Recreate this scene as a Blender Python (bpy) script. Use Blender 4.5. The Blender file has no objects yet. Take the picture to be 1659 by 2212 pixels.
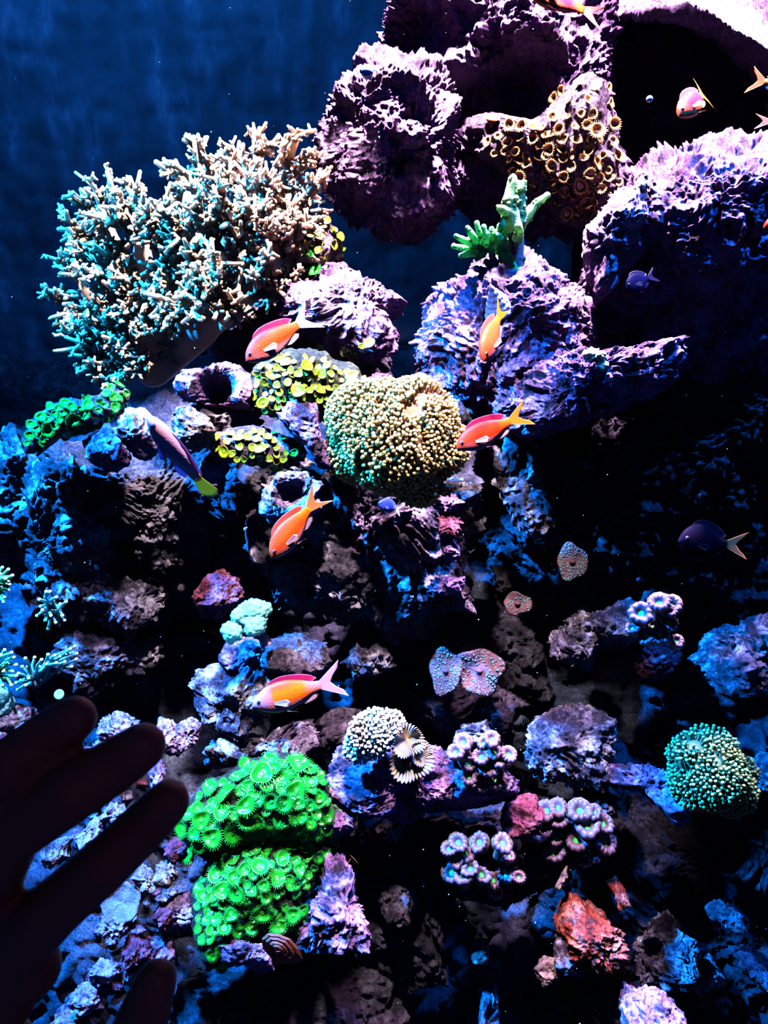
import bpy, bmesh, math, random
import numpy as np
from mathutils import Vector, Matrix, Quaternion
from mathutils.bvhtree import BVHTree

random.seed(7)
RNG = np.random.default_rng(7)
SC = bpy.context.scene
COL = SC.collection
W, H, FPX, PITCH = 1659, 2212, 1664.0, math.radians(18)
FWD = np.array([0, math.cos(PITCH), -math.sin(PITCH)])
UPV = np.array([0, math.sin(PITCH), math.cos(PITCH)])
RGT = np.array([1.0, 0, 0])

# ------------------------------------------------------------------ placing
def ray(px, py):
    return FWD * FPX + RGT * (px - W / 2) - UPV * (py - H / 2)
def P(px, py, Y):
    r = ray(px, py)
    return r * (Y / r[1])
def to_px(p):
    p = np.asarray(p)
    d = p @ FWD
    return np.stack([p @ RGT / d * FPX + W / 2, H / 2 - p @ UPV / d * FPX], -1)
def mpp(px, py, Y):                       # metres per pixel there
    return float(P(px, py, Y) @ FWD) / FPX
def unit(v):
    v = np.asarray(v, float)
    return v / (np.linalg.norm(v) + 1e-12)
def inside(poly, x, y):
    c = False
    n = len(poly)
    for i in range(n):
        x1, y1 = poly[i]; x2, y2 = poly[i - 1]
        if (y1 > y) != (y2 > y) and x < (x2 - x1) * (y - y1) / (y2 - y1) + x1:
            c = not c
    return c
def poisson(poly, sp, rnd, tries=4000, seeds=()):
    xs = [p[0] for p in poly]; ys = [p[1] for p in poly]
    pts = list(seeds)
    for _ in range(tries):
        x = rnd.uniform(min(xs), max(xs)); y = rnd.uniform(min(ys), max(ys))
        if not inside(poly, x, y): continue
        s = sp(x, y) if callable(sp) else sp
        if all((x - a) ** 2 + (y - b) ** 2 > s * s for a, b in pts):
            pts.append((x, y))
    return pts

# ------------------------------------------------------------------ noise
def _hash(i, j, k, s):
    h = (i * 374761393 + j * 668265263 + k * 2147483647 + s * 974634777) & 0xFFFFFFFF
    h = ((h ^ (h >> 13)) * 1274126177) & 0xFFFFFFFF
    h = ((h ^ (h >> 16)) * 2246822519) & 0xFFFFFFFF
    return ((h ^ (h >> 15)) & 0xFFFF) / 32767.5 - 1.0
def vnoise(p, s=0):
    p = np.asarray(p, float)
    f = np.floor(p); t = p - f
    t = t * t * t * (t * (t * 6 - 15) + 10)
    i = f.astype(np.int64)
    out = 0
    for a in (0, 1):
        wa = t[:, 0] if a else 1 - t[:, 0]
        for b in (0, 1):
            wb = t[:, 1] if b else 1 - t[:, 1]
            for c in (0, 1):
                wc = t[:, 2] if c else 1 - t[:, 2]
                out = out + wa * wb * wc * _hash(i[:, 0] + a, i[:, 1] + b, i[:, 2] + c, s)
    return out
def fbm(p, o=4, s=0, g=.5):
    r = 0; a = 1
    for k in range(o):
        r = r + a * vnoise(p * 2.03 ** k + 17.3 * k, s + k); a *= g
    return r
def billow(p, o=3, s=0, g=.5):
    r = 0; a = 1
    for k in range(o):
        r = r + a * (np.abs(vnoise(p * 2.1 ** k + 9.1 * k, s + k)) * 2 - .62); a *= g
    return r

def worley(p, s=0):
    """distance to the nearest jittered lattice point (8 nearest cells)"""
    p = np.asarray(p, float); b = np.floor(p - .5).astype(np.int64); best = np.full(len(p), 9.0)
    for a in (0, 1):
        for c in (0, 1):
            for d in (0, 1):
                i, j, k = b[:, 0] + a, b[:, 1] + c, b[:, 2] + d
                e = 0
                for ax, (q, o) in enumerate(((i, 1), (j, 2), (k, 3))):
                    e = e + (q + .5 + .4 * _hash(i, j, k, s + o) - p[:, ax]) ** 2
                best = np.minimum(best, e)
    return np.sqrt(best)
# ------------------------------------------------------------------ objects
def tag(o, label=None, cat=None, group=None, kind=None):
    if label: o['label'] = label
    if cat: o['category'] = cat
    if group: o['group'] = group
    if kind: o['kind'] = kind
    return o
def root(name, loc, label, cat, group=None):
    o = bpy.data.objects.new(name, None)
    o.empty_display_size = .02
    o.location = Vector([float(v) for v in loc])
    COL.objects.link(o)
    return tag(o, label, cat, group)
def mesh_np(name, verts, faces, mats, smooth=True, mi=None):
    me = bpy.data.meshes.new(name)
    verts = np.ascontiguousarray(verts, dtype=np.float32)
    if isinstance(faces, np.ndarray):
        k = faces.shape[1]; nf = len(faces)
        me.vertices.add(len(verts)); me.vertices.foreach_set('co', verts.ravel())
        me.loops.add(nf * k); me.loops.foreach_set('vertex_index', faces.ravel().astype(np.int32))
        me.polygons.add(nf)
        me.polygons.foreach_set('loop_start', np.arange(0, nf * k, k, dtype=np.int32))
        me.update(calc_edges=True); me.validate()
    else:
        me.from_pydata(verts.tolist(), [], faces)
    for m in (mats if isinstance(mats, (list, tuple)) else [mats]): me.materials.append(m)
    if mi is not None: me.polygons.foreach_set('material_index', np.asarray(mi, dtype=np.int32))
    if smooth: me.polygons.foreach_set('use_smooth', np.ones(len(me.polygons), dtype=bool))
    me.update()
    return me
def link(name, me, parent=None, loc=None):
    o = bpy.data.objects.new(name, me)
    COL.objects.link(o)
    if parent is not None: o.parent = parent
    if loc is not None: o.location = Vector([float(v) for v in loc])
    return o
def top(name, verts, faces, mats, label, cat, group=None, mi=None):
    """a one-mesh thing, origin at its centre"""
    verts = np.asarray(verts); c = (verts.min(0) + verts.max(0)) / 2
    o = link(name, mesh_np(name, verts - c, faces, mats, mi=mi), None, c)
    return tag(o, label, cat, group)
def part(name, verts, faces, mats, r, mi=None):
    return link(name, mesh_np(name, np.asarray(verts) - np.array(r.location), faces, mats, mi=mi), r)
class MB:
    def __init__(s): s.v = []; s.f = []; s.m = []
    def add(s, v, f, m=0):
        n = len(s.v)
        s.v.extend([tuple(map(float, q)) for q in v])
        s.f.extend([tuple(n + i for i in q) for q in f]); s.m.extend([m] * len(f))
    def tube(s, pts, rad, seg=6, m=0, cap=True):
        pts = [np.asarray(p, float) for p in pts]
        v = []; f = []
        ref = None
        for i, p in enumerate(pts):
            t = unit(pts[min(i + 1, len(pts) - 1)] - pts[max(i - 1, 0)])
            if ref is None:
                ref = np.array([0, 0, 1.]) if abs(t[2]) < .9 else np.array([1., 0, 0])
            a = unit(np.cross(t, ref)); b = np.cross(a, t); ref = b
            for k in range(seg):
                q = 2 * math.pi * k / seg
                v.append(p + (a * math.cos(q) + b * math.sin(q)) * rad[i])
            if i:
                o = (i - 1) * seg
                for k in range(seg):
                    k2 = (k + 1) % seg
                    f.append((o + k, o + k2, o + seg + k2, o + seg + k))
        if cap:
            tdir = unit(pts[-1] - pts[-2])
            v.append(pts[-1] + tdir * rad[-1] * .7)
            o = (len(pts) - 1) * seg
            for k in range(seg): f.append((o + k, o + (k + 1) % seg, len(v) - 1))
        s.add(v, f, m)
    def ball(s, c, r, m=0, sub=1, sc=(1, 1, 1)):
        V, F = ico(sub)
        s.add(np.asarray(c) + V * r * np.asarray(sc), F.tolist(), m)
    def lathe(s, prof, seg, m=0, rf=None, zf=None):
        v = []; f = []
        for i, (r, z) in enumerate(prof):
            for k in range(seg):
                q = 2 * math.pi * k / seg
                rr = r * (rf(q, r, i) if rf else 1)
                zz = z + (zf(q, r, i) if zf else 0)
                v.append((rr * math.cos(q), rr * math.sin(q), zz))
            if i:
                o = (i - 1) * seg
                for k in range(seg):
                    k2 = (k + 1) % seg
                    f.append((o + k, o + k2, o + seg + k2, o + seg + k))
        s.add(v, f, m)
    def mesh(s, name, mats): return mesh_np(name, np.array(s.v), s.f, mats, mi=s.m)
    def part(s, name, mats, r): return part(name, np.array(s.v), s.f, mats, r, mi=s.m)
_ICO = {}
def ico(sub):
    if sub not in _ICO:
        bm = bmesh.new(); bmesh.ops.create_icosphere(bm, subdivisions=sub, radius=1)
        _ICO[sub] = (np.array([v.co[:] for v in bm.verts]), np.array([[v.index for v in f.verts] for f in bm.faces]))
        bm.free()
    return _ICO[sub]
def remeshed(verts, faces, voxel, smooth=6):
    """one continuous skin around overlapping solids"""
    me = bpy.data.meshes.new('tmp'); me.from_pydata([tuple(map(float, v)) for v in verts], [], faces)
    o = bpy.data.objects.new('tmp', me); COL.objects.link(o)
    m = o.modifiers.new('r', 'REMESH'); m.mode = 'VOXEL'; m.voxel_size = voxel
    m = o.modifiers.new('s', 'SMOOTH'); m.iterations = smooth; m.factor = .5
    dg = bpy.context.evaluated_depsgraph_get(); ev = o.evaluated_get(dg); e = ev.to_mesh()
    V = np.array([v.co[:] for v in e.vertices]); F = [tuple(p.vertices) for p in e.polygons]
    ev.to_mesh_clear(); bpy.data.objects.remove(o); bpy.data.meshes.remove(me)
    return V, F

# ------------------------------------------------------------------ materials
def new_mat(name):
    m = bpy.data.materials.new(name); m.use_nodes = True
    nt = m.node_tree; b = nt.nodes['Principled BSDF']
    return m, nt, b
def ramp(nt, src, stops):
    r = nt.nodes.new('ShaderNodeValToRGB'); e = r.color_ramp.elements
    while len(e) < len(stops): e.new(.5)
    for i, (p, c) in enumerate(stops):
        e[i].position = p; e[i].color = (*c, 1)
    nt.links.new(src, r.inputs[0]); return r.outputs[0]
def noise_out(nt, scale, detail=4, rough=.6, coord='Object', kind='noise'):
    tc = nt.nodes.new('ShaderNodeTexCoord')
    if kind == 'noise':
        n = nt.nodes.new('ShaderNodeTexNoise'); n.inputs['Detail'].default_value = detail; n.inputs['Roughness'].default_value = rough
        o = n.outputs['Fac']
    else:
        n = nt.nodes.new('ShaderNodeTexVoronoi'); o = n.outputs['Distance']
    n.inputs['Scale'].default_value = scale
    nt.links.new(tc.outputs[coord], n.inputs['Vector'])
    return o
def bump(nt, b, src, strength, dist):
    n = nt.nodes.new('ShaderNodeBump'); n.inputs['Strength'].default_value = strength; n.inputs['Distance'].default_value = dist
    nt.links.new(src, n.inputs['Height']); nt.links.new(n.outputs[0], b.inputs['Normal'])
def rock_mat(name, c1, c2, c3, scale=26, bscale=170, bd=.006, lim=(.36, .48, .6)):
    m, nt, b = new_mat(name)
    s = noise_out(nt, scale, 6, .62)
    col = ramp(nt, s, [(lim[0], c3), (lim[1], c2), (lim[2], c1)])
    v = noise_out(nt, bscale * .8, 3, .7)
    pits = ramp(nt, v, [(.37, (.10, .07, .12)), (.47, (.62, .58, .64)), (.56, (1, 1, 1))])
    mx = nt.nodes.new('ShaderNodeMix'); mx.data_type = 'RGBA'; mx.blend_type = 'MULTIPLY'; mx.inputs[0].default_value = .9
    nt.links.new(col, mx.inputs[6]); nt.links.new(pits, mx.inputs[7]); nt.links.new(mx.outputs[2], b.inputs['Base Color'])
    bump(nt, b, noise_out(nt, bscale, 5, .75), 1.0, bd * 1.5)
    b.inputs['Roughness'].default_value = .75
    b.inputs['Specular IOR Level'].default_value = .25
    return m
def plain(name, c, rough=.5, var=None, scale=60, sss=0, spec=.3, bumpd=0):
    m, nt, b = new_mat(name)
    b.inputs['Base Color'].default_value = (*c, 1)
    if var:
        nt.links.new(ramp(nt, noise_out(nt, scale, 3), [(.35, var), (.62, c)]), b.inputs['Base Color'])
    if bumpd: bump(nt, b, noise_out(nt, scale * 6, 3), .8, bumpd)
    b.inputs['Roughness'].default_value = rough; b.inputs['Specular IOR Level'].default_value = spec
    if sss:
        b.inputs['Subsurface Weight'].default_value = sss; b.inputs['Subsurface Radius'].default_value = (.01, .006, .004)
        b.inputs['Subsurface Scale'].default_value = .3
    return m
def fleshy(m, t=.4):
    """light passes through thin soft flesh"""
    nt = m.node_tree; b = nt.nodes['Principled BSDF']; tr = nt.nodes.new('ShaderNodeBsdfTranslucent')
    bc = b.inputs['Base Color']
    if bc.is_linked: nt.links.new(bc.links[0].from_socket, tr.inputs[0])
    else: tr.inputs[0].default_value = bc.default_value
    mx = nt.nodes.new('ShaderNodeMixShader'); mx.inputs[0].default_value = t
    nt.links.new(b.outputs[0], mx.inputs[1]); nt.links.new(tr.outputs[0], mx.inputs[2]); nt.links.new(mx.outputs[0], nt.nodes['Material Output'].inputs[0])
    return m
def radial(name, stops, rough=.4, nz=.0, spec=.4):
    """colour by distance from the local z axis (disc of a polyp)"""
    m, nt, b = new_mat(name)
    tc = nt.nodes.new('ShaderNodeTexCoord'); sp = nt.nodes.new('ShaderNodeSeparateXYZ'); cb = nt.nodes.new('ShaderNodeCombineXYZ')
    nt.links.new(tc.outputs['Object'], sp.inputs[0]); nt.links.new(sp.outputs[0], cb.inputs[0]); nt.links.new(sp.outputs[1], cb.inputs[1])
    ln = nt.nodes.new('ShaderNodeVectorMath'); ln.operation = 'LENGTH'; nt.links.new(cb.outputs[0], ln.inputs[0])
    src = ln.outputs['Value']
    nt.links.new(ramp(nt, src, stops), b.inputs['Base Color'])
    b.inputs['Roughness'].default_value = rough; b.inputs['Specular IOR Level'].default_value = spec
    return m
M = {}
M['pink'] = rock_mat('coralline_rock', (.62, .33, .70), (.36, .17, .42), (.05, .03, .06), 30, lim=(.41, .50, .59))
M['pale'] = rock_mat('pale_rock', (.70, .47, .76), (.48, .30, .54), (.16, .12, .17))
M['dark'] = rock_mat('dark_rock', (.24, .19, .25), (.085, .06, .085), (.03, .022, .032))
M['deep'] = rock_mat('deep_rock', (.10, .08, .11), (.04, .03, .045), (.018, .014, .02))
M['grey'] = rock_mat('grey_rock', (.58, .52, .60), (.24, .20, .26), (.04, .03, .05), lim=(.42, .51, .60))
M['maroon'] = rock_mat('maroon_rock', (.42, .13, .20), (.25, .04, .08), (.05, .015, .03))
M['red'] = rock_mat('red_rock', (.60, .26, .20), (.42, .05, .02), (.10, .015, .012))
M['tan'] = rock_mat('tan_rock', (.66, .46, .40), (.38, .24, .20), (.10, .06, .06))
M['patch'] = rock_mat('crust_and_lit_ridge_rock', (.60, .52, .62), (.13, .10, .13), (.022, .017, .024), 20, lim=(.43, .52, .61))  # pale patches are crust and also stand in for lit ridges on black
M['recess'] = rock_mat('recess_shade_rock', (.045, .025, .075), (.022, .014, .045), (.010, .006, .022), 12)  # shade under the arch put into a very dark indigo colour
M['gmat'] = rock_mat('polyp_mat', (.045, .06, .02), (.022, .03, .012), (.010, .012, .006))
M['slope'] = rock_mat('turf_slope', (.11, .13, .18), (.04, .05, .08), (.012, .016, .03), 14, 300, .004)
m_, nt_, b_ = new_mat('back_wall_paint_and_haze')  # blue wall paint whose tone also stands in for water haze
tc_ = nt_.nodes.new('ShaderNodeTexCoord'); mp_ = nt_.nodes.new('ShaderNodeMapping'); mp_.inputs['Scale'].default_value = (9, 9, 3.5); mp_.inputs['Rotation'].default_value = (0, .35, 0)
nz_ = nt_.nodes.new('ShaderNodeTexNoise'); nz_.inputs['Scale'].default_value = 1.6; nz_.inputs['Detail'].default_value = 7; nz_.inputs['Roughness'].default_value = .6
nt_.links.new(tc_.outputs['Object'], mp_.inputs[0]); nt_.links.new(mp_.outputs[0], nz_.inputs['Vector'])
nt_.links.new(ramp(nt_, nz_.outputs['Fac'], [(.40, (.02, .05, .08)), (.56, (.035, .075, .12)), (.66, (.09, .12, .19)), (.74, (.22, .19, .26))]), b_.inputs['Base Color']); b_.inputs['Roughness'].default_value = .9
M['back'] = m_

# ------------------------------------------------------------------ rocks
BVH = {}
def rock_geo(poly, Y, T, lean=0, amp=.016, freq=22, seed=1, sub=7, dents=(), q=.75, back=None, fine=1.0, p=.85):
    V, F = ico(sub)
    xs = np.array(poly, float)
    x2 = np.roll(xs, -1, 0); cr = xs[:, 0] * x2[:, 1] - x2[:, 0] * xs[:, 1]
    A = cr.sum() / 2
    c2 = ((xs + x2) * cr[:, None]).sum(0) / (6 * A)
    c = P(c2[0], c2[1], Y)
    w = unit(-c)
    n = np.array(Matrix.Rotation(math.radians(lean), 3, 'X') @ Vector(w))     # + leans the face down
    rt = unit(np.cross(np.array([0, 0, 1.]), n)); rt = rt if rt[0] > 0 else -rt
    up = np.cross(n, rt); up = up if up[2] > 0 else -up
    dense = []
    for i in range(len(xs)):
        for t in np.linspace(0, 1, 12, endpoint=False): dense.append(xs[i] * (1 - t) + x2[i] * t)
    ang = []; rr = []
    for d in dense:
        r = ray(*d); q3 = r * ((c @ n) / (r @ n)) - c
        a, b = q3 @ rt, q3 @ up
        ang.append(math.atan2(b, a)); rr.append(math.hypot(a, b))
    o = np.argsort(ang); ang = np.array(ang)[o]; rr = np.array(rr)[o]
    tab = np.interp(np.linspace(-math.pi, math.pi, 361), ang, rr, period=2 * math.pi)
    k = np.array([1, 2, 3, 2, 1.]) / 9
    tab = np.convolve(np.concatenate([tab[-5:-1], tab, tab[1:5]]), k, 'same')[4:-4]
    x, y, z = V[:, 0], V[:, 1], V[:, 2]
    th = np.arctan2(z, x); s = np.hypot(x, z)
    R = np.interp(th, np.linspace(-math.pi, math.pi, 361), tab)
    rad = R * s ** p
    bk = T if back is None else back
    dep = np.sign(y) * np.abs(y) ** q * np.where(y > 0, T, bk)
    pos = c + rt * (rad * np.cos(th))[:, None] + up * (rad * np.sin(th))[:, None] + n * dep[:, None]
    Rm = R.mean()
    nr = rt * (x / Rm)[:, None] + up * (z / Rm)[:, None] + n * (y / max(T, .02))[:, None]
    nr /= np.linalg.norm(nr, axis=1)[:, None]
    off = seed * 3.7
    warp = np.stack([vnoise(pos * freq * .8 + 5 + off, seed + k) for k in range(3)], -1) / freq * .5
    pw = pos + warp
    d = amp * (.95 * fbm(pw * freq * .7 + off, 2, seed) - .30 * billow(pw * freq * 1.9 + off, 2, seed + 5))
    d = d + amp * fine * (.05 * billow(pw * freq * 5.5 + off, 2, seed + 9) + .05 * vnoise(pos * freq * 15 + off, seed + 3))
    nub = (.62 - worley(pw * freq * 3.4 + off, seed)) * np.clip(vnoise(pos * freq * 1.3 - off, seed + 2) * 1.2 + .65, .1, 1.4)
    d = d + amp * fine * .75 * nub
    d = d + amp * fine * .22 * (.6 - worley(pw * freq * 8.5 + off, seed + 1))
    pos = pos + nr * d[:, None]
    for (dx, dy, dr, dd) in dents:
        e = to_px(pos) - np.array([dx, dy])
        g = np.exp(-((e ** 2).sum(1) / dr ** 2) ** 1.5) * (y > 0)
        pos = pos - n * (g * dd)[:, None]
    return pos, np.ascontiguousarray(F[:, ::-1])
def bvh(key, pos, F):
    BVH[key] = BVHTree.FromPolygons([tuple(v) for v in pos.tolist()], F.tolist() if isinstance(F, np.ndarray) else F)
NR = [0]
def rock(label, poly, Y, T, mat='pink', name='reef_rock', key=None, group=None, **kw):
    NR[0] += 1
    kw.setdefault('seed', NR[0])
    pos, F = rock_geo(poly, Y, T, **kw)
    if key: bvh(key, pos, F)
    return top(name, pos, F, M[mat], label, 'rock', group)
def blob(cx, cy, rx, ry, n=14, seed=0, j=.15):
    r = random.Random(seed)
    return [(cx + rx * math.cos(t) * (1 + r.uniform(-j, j)), cy + ry * math.sin(t) * (1 + r.uniform(-j, j)))
            for t in [2 * math.pi * i / n for i in range(n)]]
def hit(keys, px, py):
    d = Vector(ray(px, py).tolist()).normalized(); best = None
    for k in ([keys] if isinstance(keys, str) else keys):
        l, n, i, t = BVH[k].ray_cast(Vector((0, 0, 0)), d)
        if l is not None and (best is None or t < best[2]): best = (np.array(l), np.array(n), t)
    if best is None: return None
    l, n, t = best
    if n @ l > 0: n = -n
    return l, n
# ------------------------------------------------------------------ the setting
def sheet(name, prof, x0, x1, nx, nt, amp, freq, mat, seed, label, cat, rough=0):
    prof = np.array(prof, float)
    t = np.linspace(0, len(prof) - 1, nt)
    yy = np.interp(t, range(len(prof)), prof[:, 0]); zz = np.interp(t, range(len(prof)), prof[:, 1])
    k = np.ones(15) / 15
    if len(prof) > 2:
        yy[7:-7] = np.convolve(yy, k, 'valid'); zz[7:-7] = np.convolve(zz, k, 'valid')
    X, I = np.meshgrid(np.linspace(x0, x1, nx), np.arange(nt))
    pos = np.stack([X, yy[I], zz[I]], -1).reshape(-1, 3)
    ty = np.gradient(yy); tz = np.gradient(zz); L = np.hypot(ty, tz)
    nr = np.stack([np.zeros(nt), tz / L, -ty / L], -1)[I.ravel()]
    if nr[0, 1] > 0: nr = -nr
    d = amp * (fbm(pos * freq, 4, seed) + .5 * billow(pos * freq * 2.7, 3, seed + 4)) + amp * .08 * billow(pos * freq * 14, 2, seed)
    if rough: d = d + rough * ((.6 - worley(pos * 22, seed)) * np.clip(.6 + vnoise(pos * 5, seed), 0, 1.5) + .35 * (.6 - worley(pos * 60, seed)))
    pos = pos + nr * d[:, None]
    a = (np.arange(nt - 1)[:, None] * nx + np.arange(nx - 1)[None]).ravel()
    F = np.stack([a, a + 1, a + nx + 1, a + nx], -1)
    bvh(name, pos, F)
    o = link(name, mesh_np(name, pos, F, M[mat]))
    return tag(o, label, cat, kind='structure')
sheet('wall_back', [(2.5, 1.5), (2.45, -.5)], -2.2, 1.6, 300, 150, .012, 5, 'back', 3,
      'deep blue mottled back wall of the tank behind the cream leather coral', 'wall')
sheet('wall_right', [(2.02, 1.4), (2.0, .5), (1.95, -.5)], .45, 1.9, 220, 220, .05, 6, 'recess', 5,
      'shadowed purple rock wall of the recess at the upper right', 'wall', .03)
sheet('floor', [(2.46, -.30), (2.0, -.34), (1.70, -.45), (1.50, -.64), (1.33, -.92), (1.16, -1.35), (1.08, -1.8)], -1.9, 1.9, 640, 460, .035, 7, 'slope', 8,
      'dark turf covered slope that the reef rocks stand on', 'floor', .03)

# ------------------------------------------------------------------ rocks of the upper half
rock('tall rock pillar reaching the top edge, pink above and orange polyps below',
     [(835, 60), (850, -10), (870, -90), (1330, -90), (1325, 30), (1308, 200), (1330, 330), (1340, 430), (1290, 490), (1150, 510), (1000, 480), (960, 400), (950, 300), (900, 200), (820, 135)],
     1.78, .13, 'pink', name='rock_pillar', key='pillar', lean=-6, amp=.028, sub=8, q=.5,
     dents=[(1110, 200, 95, .17), (900, 70, 70, .10), (975, 220, 60, .10)])
rock('rounded boulder with a bright pink cap at the left foot of the tall pillar',
     [(695, 300), (735, 205), (795, 140), (865, 118), (930, 160), (965, 240), (975, 320), (990, 400), (960, 470), (900, 508), (820, 510), (765, 470), (720, 400)],
     1.64, .20, 'pink', key='boulder', lean=-4, amp=.026, sub=8, q=.95, back=.12)
rock('slanting rock ledge crowded with orange polyps on the right of the pillar',
     [(1000, 268), (1060, 245), (1150, 262), (1200, 215), (1255, 160), (1300, 180), (1330, 300), (1350, 420), (1330, 485), (1240, 490), (1170, 440), (1090, 375), (1010, 320)],
     1.66, .07, 'dark', name='rock_ledge', key='orange', lean=2, amp=.016)
def arch():
    edge = [P(x, y, Y) for x, y, Y in [(1240, 60, 1.74), (1330, 36, 1.66), (1400, 22, 1.60), (1480, 18, 1.57), (1560, 45, 1.55), (1640, 90, 1.55), (1690, 138, 1.56), (1800, 260, 1.60)]]
    e = np.array(edge); nu = 420; u = np.linspace(0, len(e) - 1, nu)
    C = np.stack([np.interp(u, range(len(e)), e[:, k]) for k in range(3)], -1)
    k = np.ones(31) / 31
    for q in range(3): C[15:-15, q] = np.convolve(C[:, q], k, 'valid')
    sec = np.array([(0, 0), (.012, .018), (.10, .16), (.20, .34), (.30, .36), (.34, .20), (.26, .08), (.14, .03), (.03, .002), (0, 0)])
    d = np.concatenate([[0], np.cumsum(np.hypot(*np.diff(sec, axis=0).T))]); t = np.linspace(0, d[-1], 201)[:-1]
    S = np.stack([np.interp(t, d, sec[:, 0]), np.interp(t, d, sec[:, 1])], -1); ns = len(S)
    tz = np.gradient(S[:, 1]); ty = np.gradient(S[:, 0]); L = np.hypot(ty, tz)
    nr = np.stack([np.zeros(ns), -tz / L, ty / L], -1)
    pos = (C[:, None, :] + np.stack([np.zeros(ns), S[:, 0], S[:, 1]], -1)[None]).reshape(-1, 3)
    NR_ = np.tile(nr, (nu, 1))
    dd = .012 * fbm(pos * 16, 3, 3) + .010 * (.6 - worley(pos * 70, 4)) + .004 * (.6 - worley(pos * 170, 6)) + .012 * (.6 - worley(pos * 30, 5))
    pos = pos + NR_ * dd[:, None]
    i = np.arange(nu - 1)[:, None] * ns; j = np.arange(ns)[None]; j2 = (j + 1) % ns
    F = np.stack([(i + j).ravel(), (i + j2).ravel(), (i + ns + j2).ravel(), (i + ns + j).ravel()], -1)
    faces = F.tolist() + [list(range(ns)), list(range((nu - 1) * ns, nu * ns))[::-1]]
    top('rock_arch', pos, faces, M['pale'], 'bright pink rock arch along the top right edge above the dark recess', 'rock')
arch()
rock('large dark rock at the right edge with a sunlit pink crest',
     [(1275, 600), (1290, 500), (1330, 440), (1385, 400), (1400, 372), (1470, 350), (1560, 322), (1620, 330), (1720, 310), (1740, 820), (1500, 815), (1390, 760), (1300, 680)],
     1.42, .16, 'pink', key='rledge', lean=26, amp=.024, sub=8, q=.6, back=.2)
rock('knobbly pale lump on the left corner of the large dark right rock',
     [(1278, 590), (1283, 500), (1318, 445), (1370, 425), (1392, 470), (1380, 530), (1345, 560), (1330, 610), (1290, 640)],
     1.30, .05, 'pale', lean=-4, amp=.018)
rock('small stubby brown tube rock poking up beside the pink crest',
     [(1362, 430), (1368, 392), (1385, 366), (1402, 372), (1398, 400), (1386, 436)], 1.30, .02, 'tan', amp=.006, freq=50, sub=5)
rock('dark vertical rock face hanging below the big right rock',
     [(1330, 640), (1500, 700), (1760, 640), (1780, 900), (1500, 900), (1400, 820), (1340, 740)], 1.5, .10, 'dark', lean=14, amp=.03)
rock('domed pink rock that carries the green antler coral',
     [(905, 765), (912, 700), (958, 650), (1010, 612), (1060, 592), (1140, 582), (1205, 620), (1240, 660), (1268, 690), (1285, 725), (1265, 770), (1220, 805), (1100, 830), (1000, 830), (930, 800)],
     1.36, .15, 'pink', key='antler', lean=30, amp=.022, sub=8, q=.75)
rock('tapering pink shoulder on the right of the domed antler coral rock',
     [(1215, 670), (1262, 640), (1272, 668), (1288, 720), (1272, 760), (1230, 720)], 1.34, .03, 'pale', amp=.01, sub=6)
rock('long knobbly lavender ledge right of the middle with blue flanks',
     [(1068, 850), (1075, 822), (1120, 800), (1220, 786), (1330, 784), (1410, 757), (1470, 746), (1482, 785), (1430, 838), (1340, 875), (1260, 915), (1170, 940), (1110, 930), (1075, 890)],
     1.24, .09, 'pink', name='rock_ledge', key='ledge', lean=-14, amp=.016, freq=30, sub=8, q=.6)
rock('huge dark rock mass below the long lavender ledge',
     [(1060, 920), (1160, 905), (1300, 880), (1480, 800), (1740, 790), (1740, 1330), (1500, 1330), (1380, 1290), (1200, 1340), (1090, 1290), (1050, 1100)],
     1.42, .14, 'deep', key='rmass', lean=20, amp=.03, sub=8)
rock('bluish crusted rib on the left flank of the huge dark rock mass',
     [(1060, 960), (1090, 920), (1150, 940), (1170, 1040), (1190, 1120), (1150, 1160), (1100, 1120), (1075, 1050)], 1.30, .04, 'patch', lean=6, amp=.018)
rock('flat bright pink rock beside the two swimming tails below the leather coral',
     [(596, 650), (640, 618), (700, 606), (760, 598), (815, 612), (845, 640), (872, 662), (838, 690), (842, 742), (800, 762), (740, 742), (680, 722), (615, 690)],
     1.38, .06, 'pink', key='flatpink', lean=-30, amp=.016, sub=8)
rock('small pink knob above the flat bright pink rock', [(688, 590), (705, 568), (745, 566), (768, 588), (755, 612), (700, 615)], 1.44, .03, 'pink', amp=.012, sub=6)
rock('shadowed purple rock under the leather coral stalk',
     [(470, 720), (520, 680), (600, 640), (700, 700), (850, 730), (830, 830), (700, 860), (540, 830), (460, 790)], 1.50, .08, 'dark', lean=8, amp=.022, key='under')
rock('purple rock slope carrying yellow green polyps beside the leather coral',
     [(590, 560), (625, 490), (690, 465), (735, 510), (745, 560), (690, 610), (640, 640), (590, 620)], 1.50, .06, 'dark', key='zupper', lean=-6, amp=.012)
rock('hollowed pink rock with a dark cavity below the leather coral',
     [(370, 825), (388, 800), (430, 792), (480, 790), (530, 812), (552, 850), (545, 890), (500, 872), (440, 878), (398, 868), (378, 850)],
     1.22, .05, 'pink', key='ring', lean=-8, amp=.012, sub=7, dents=[(470, 838, 34, .075)])
rock('dark rock beneath the hollowed pink rock', [(380, 880), (440, 868), (540, 880), (570, 920), (540, 960), (460, 960), (400, 930)], 1.26, .05, 'dark', lean=8, amp=.016)
rock('pink coral rubble lump left of the purple fish head',
     [(195, 985), (198, 945), (230, 920), (262, 960), (272, 995), (250, 1012), (220, 1000)], 1.16, .03, 'pink', amp=.014, sub=6)
rock('knobbly lavender rock right behind the purple fish head',
     [(250, 930), (272, 890), (310, 888), (335, 920), (345, 975), (310, 985), (270, 965)], 1.19, .04, 'pale', amp=.014, sub=6)
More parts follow.
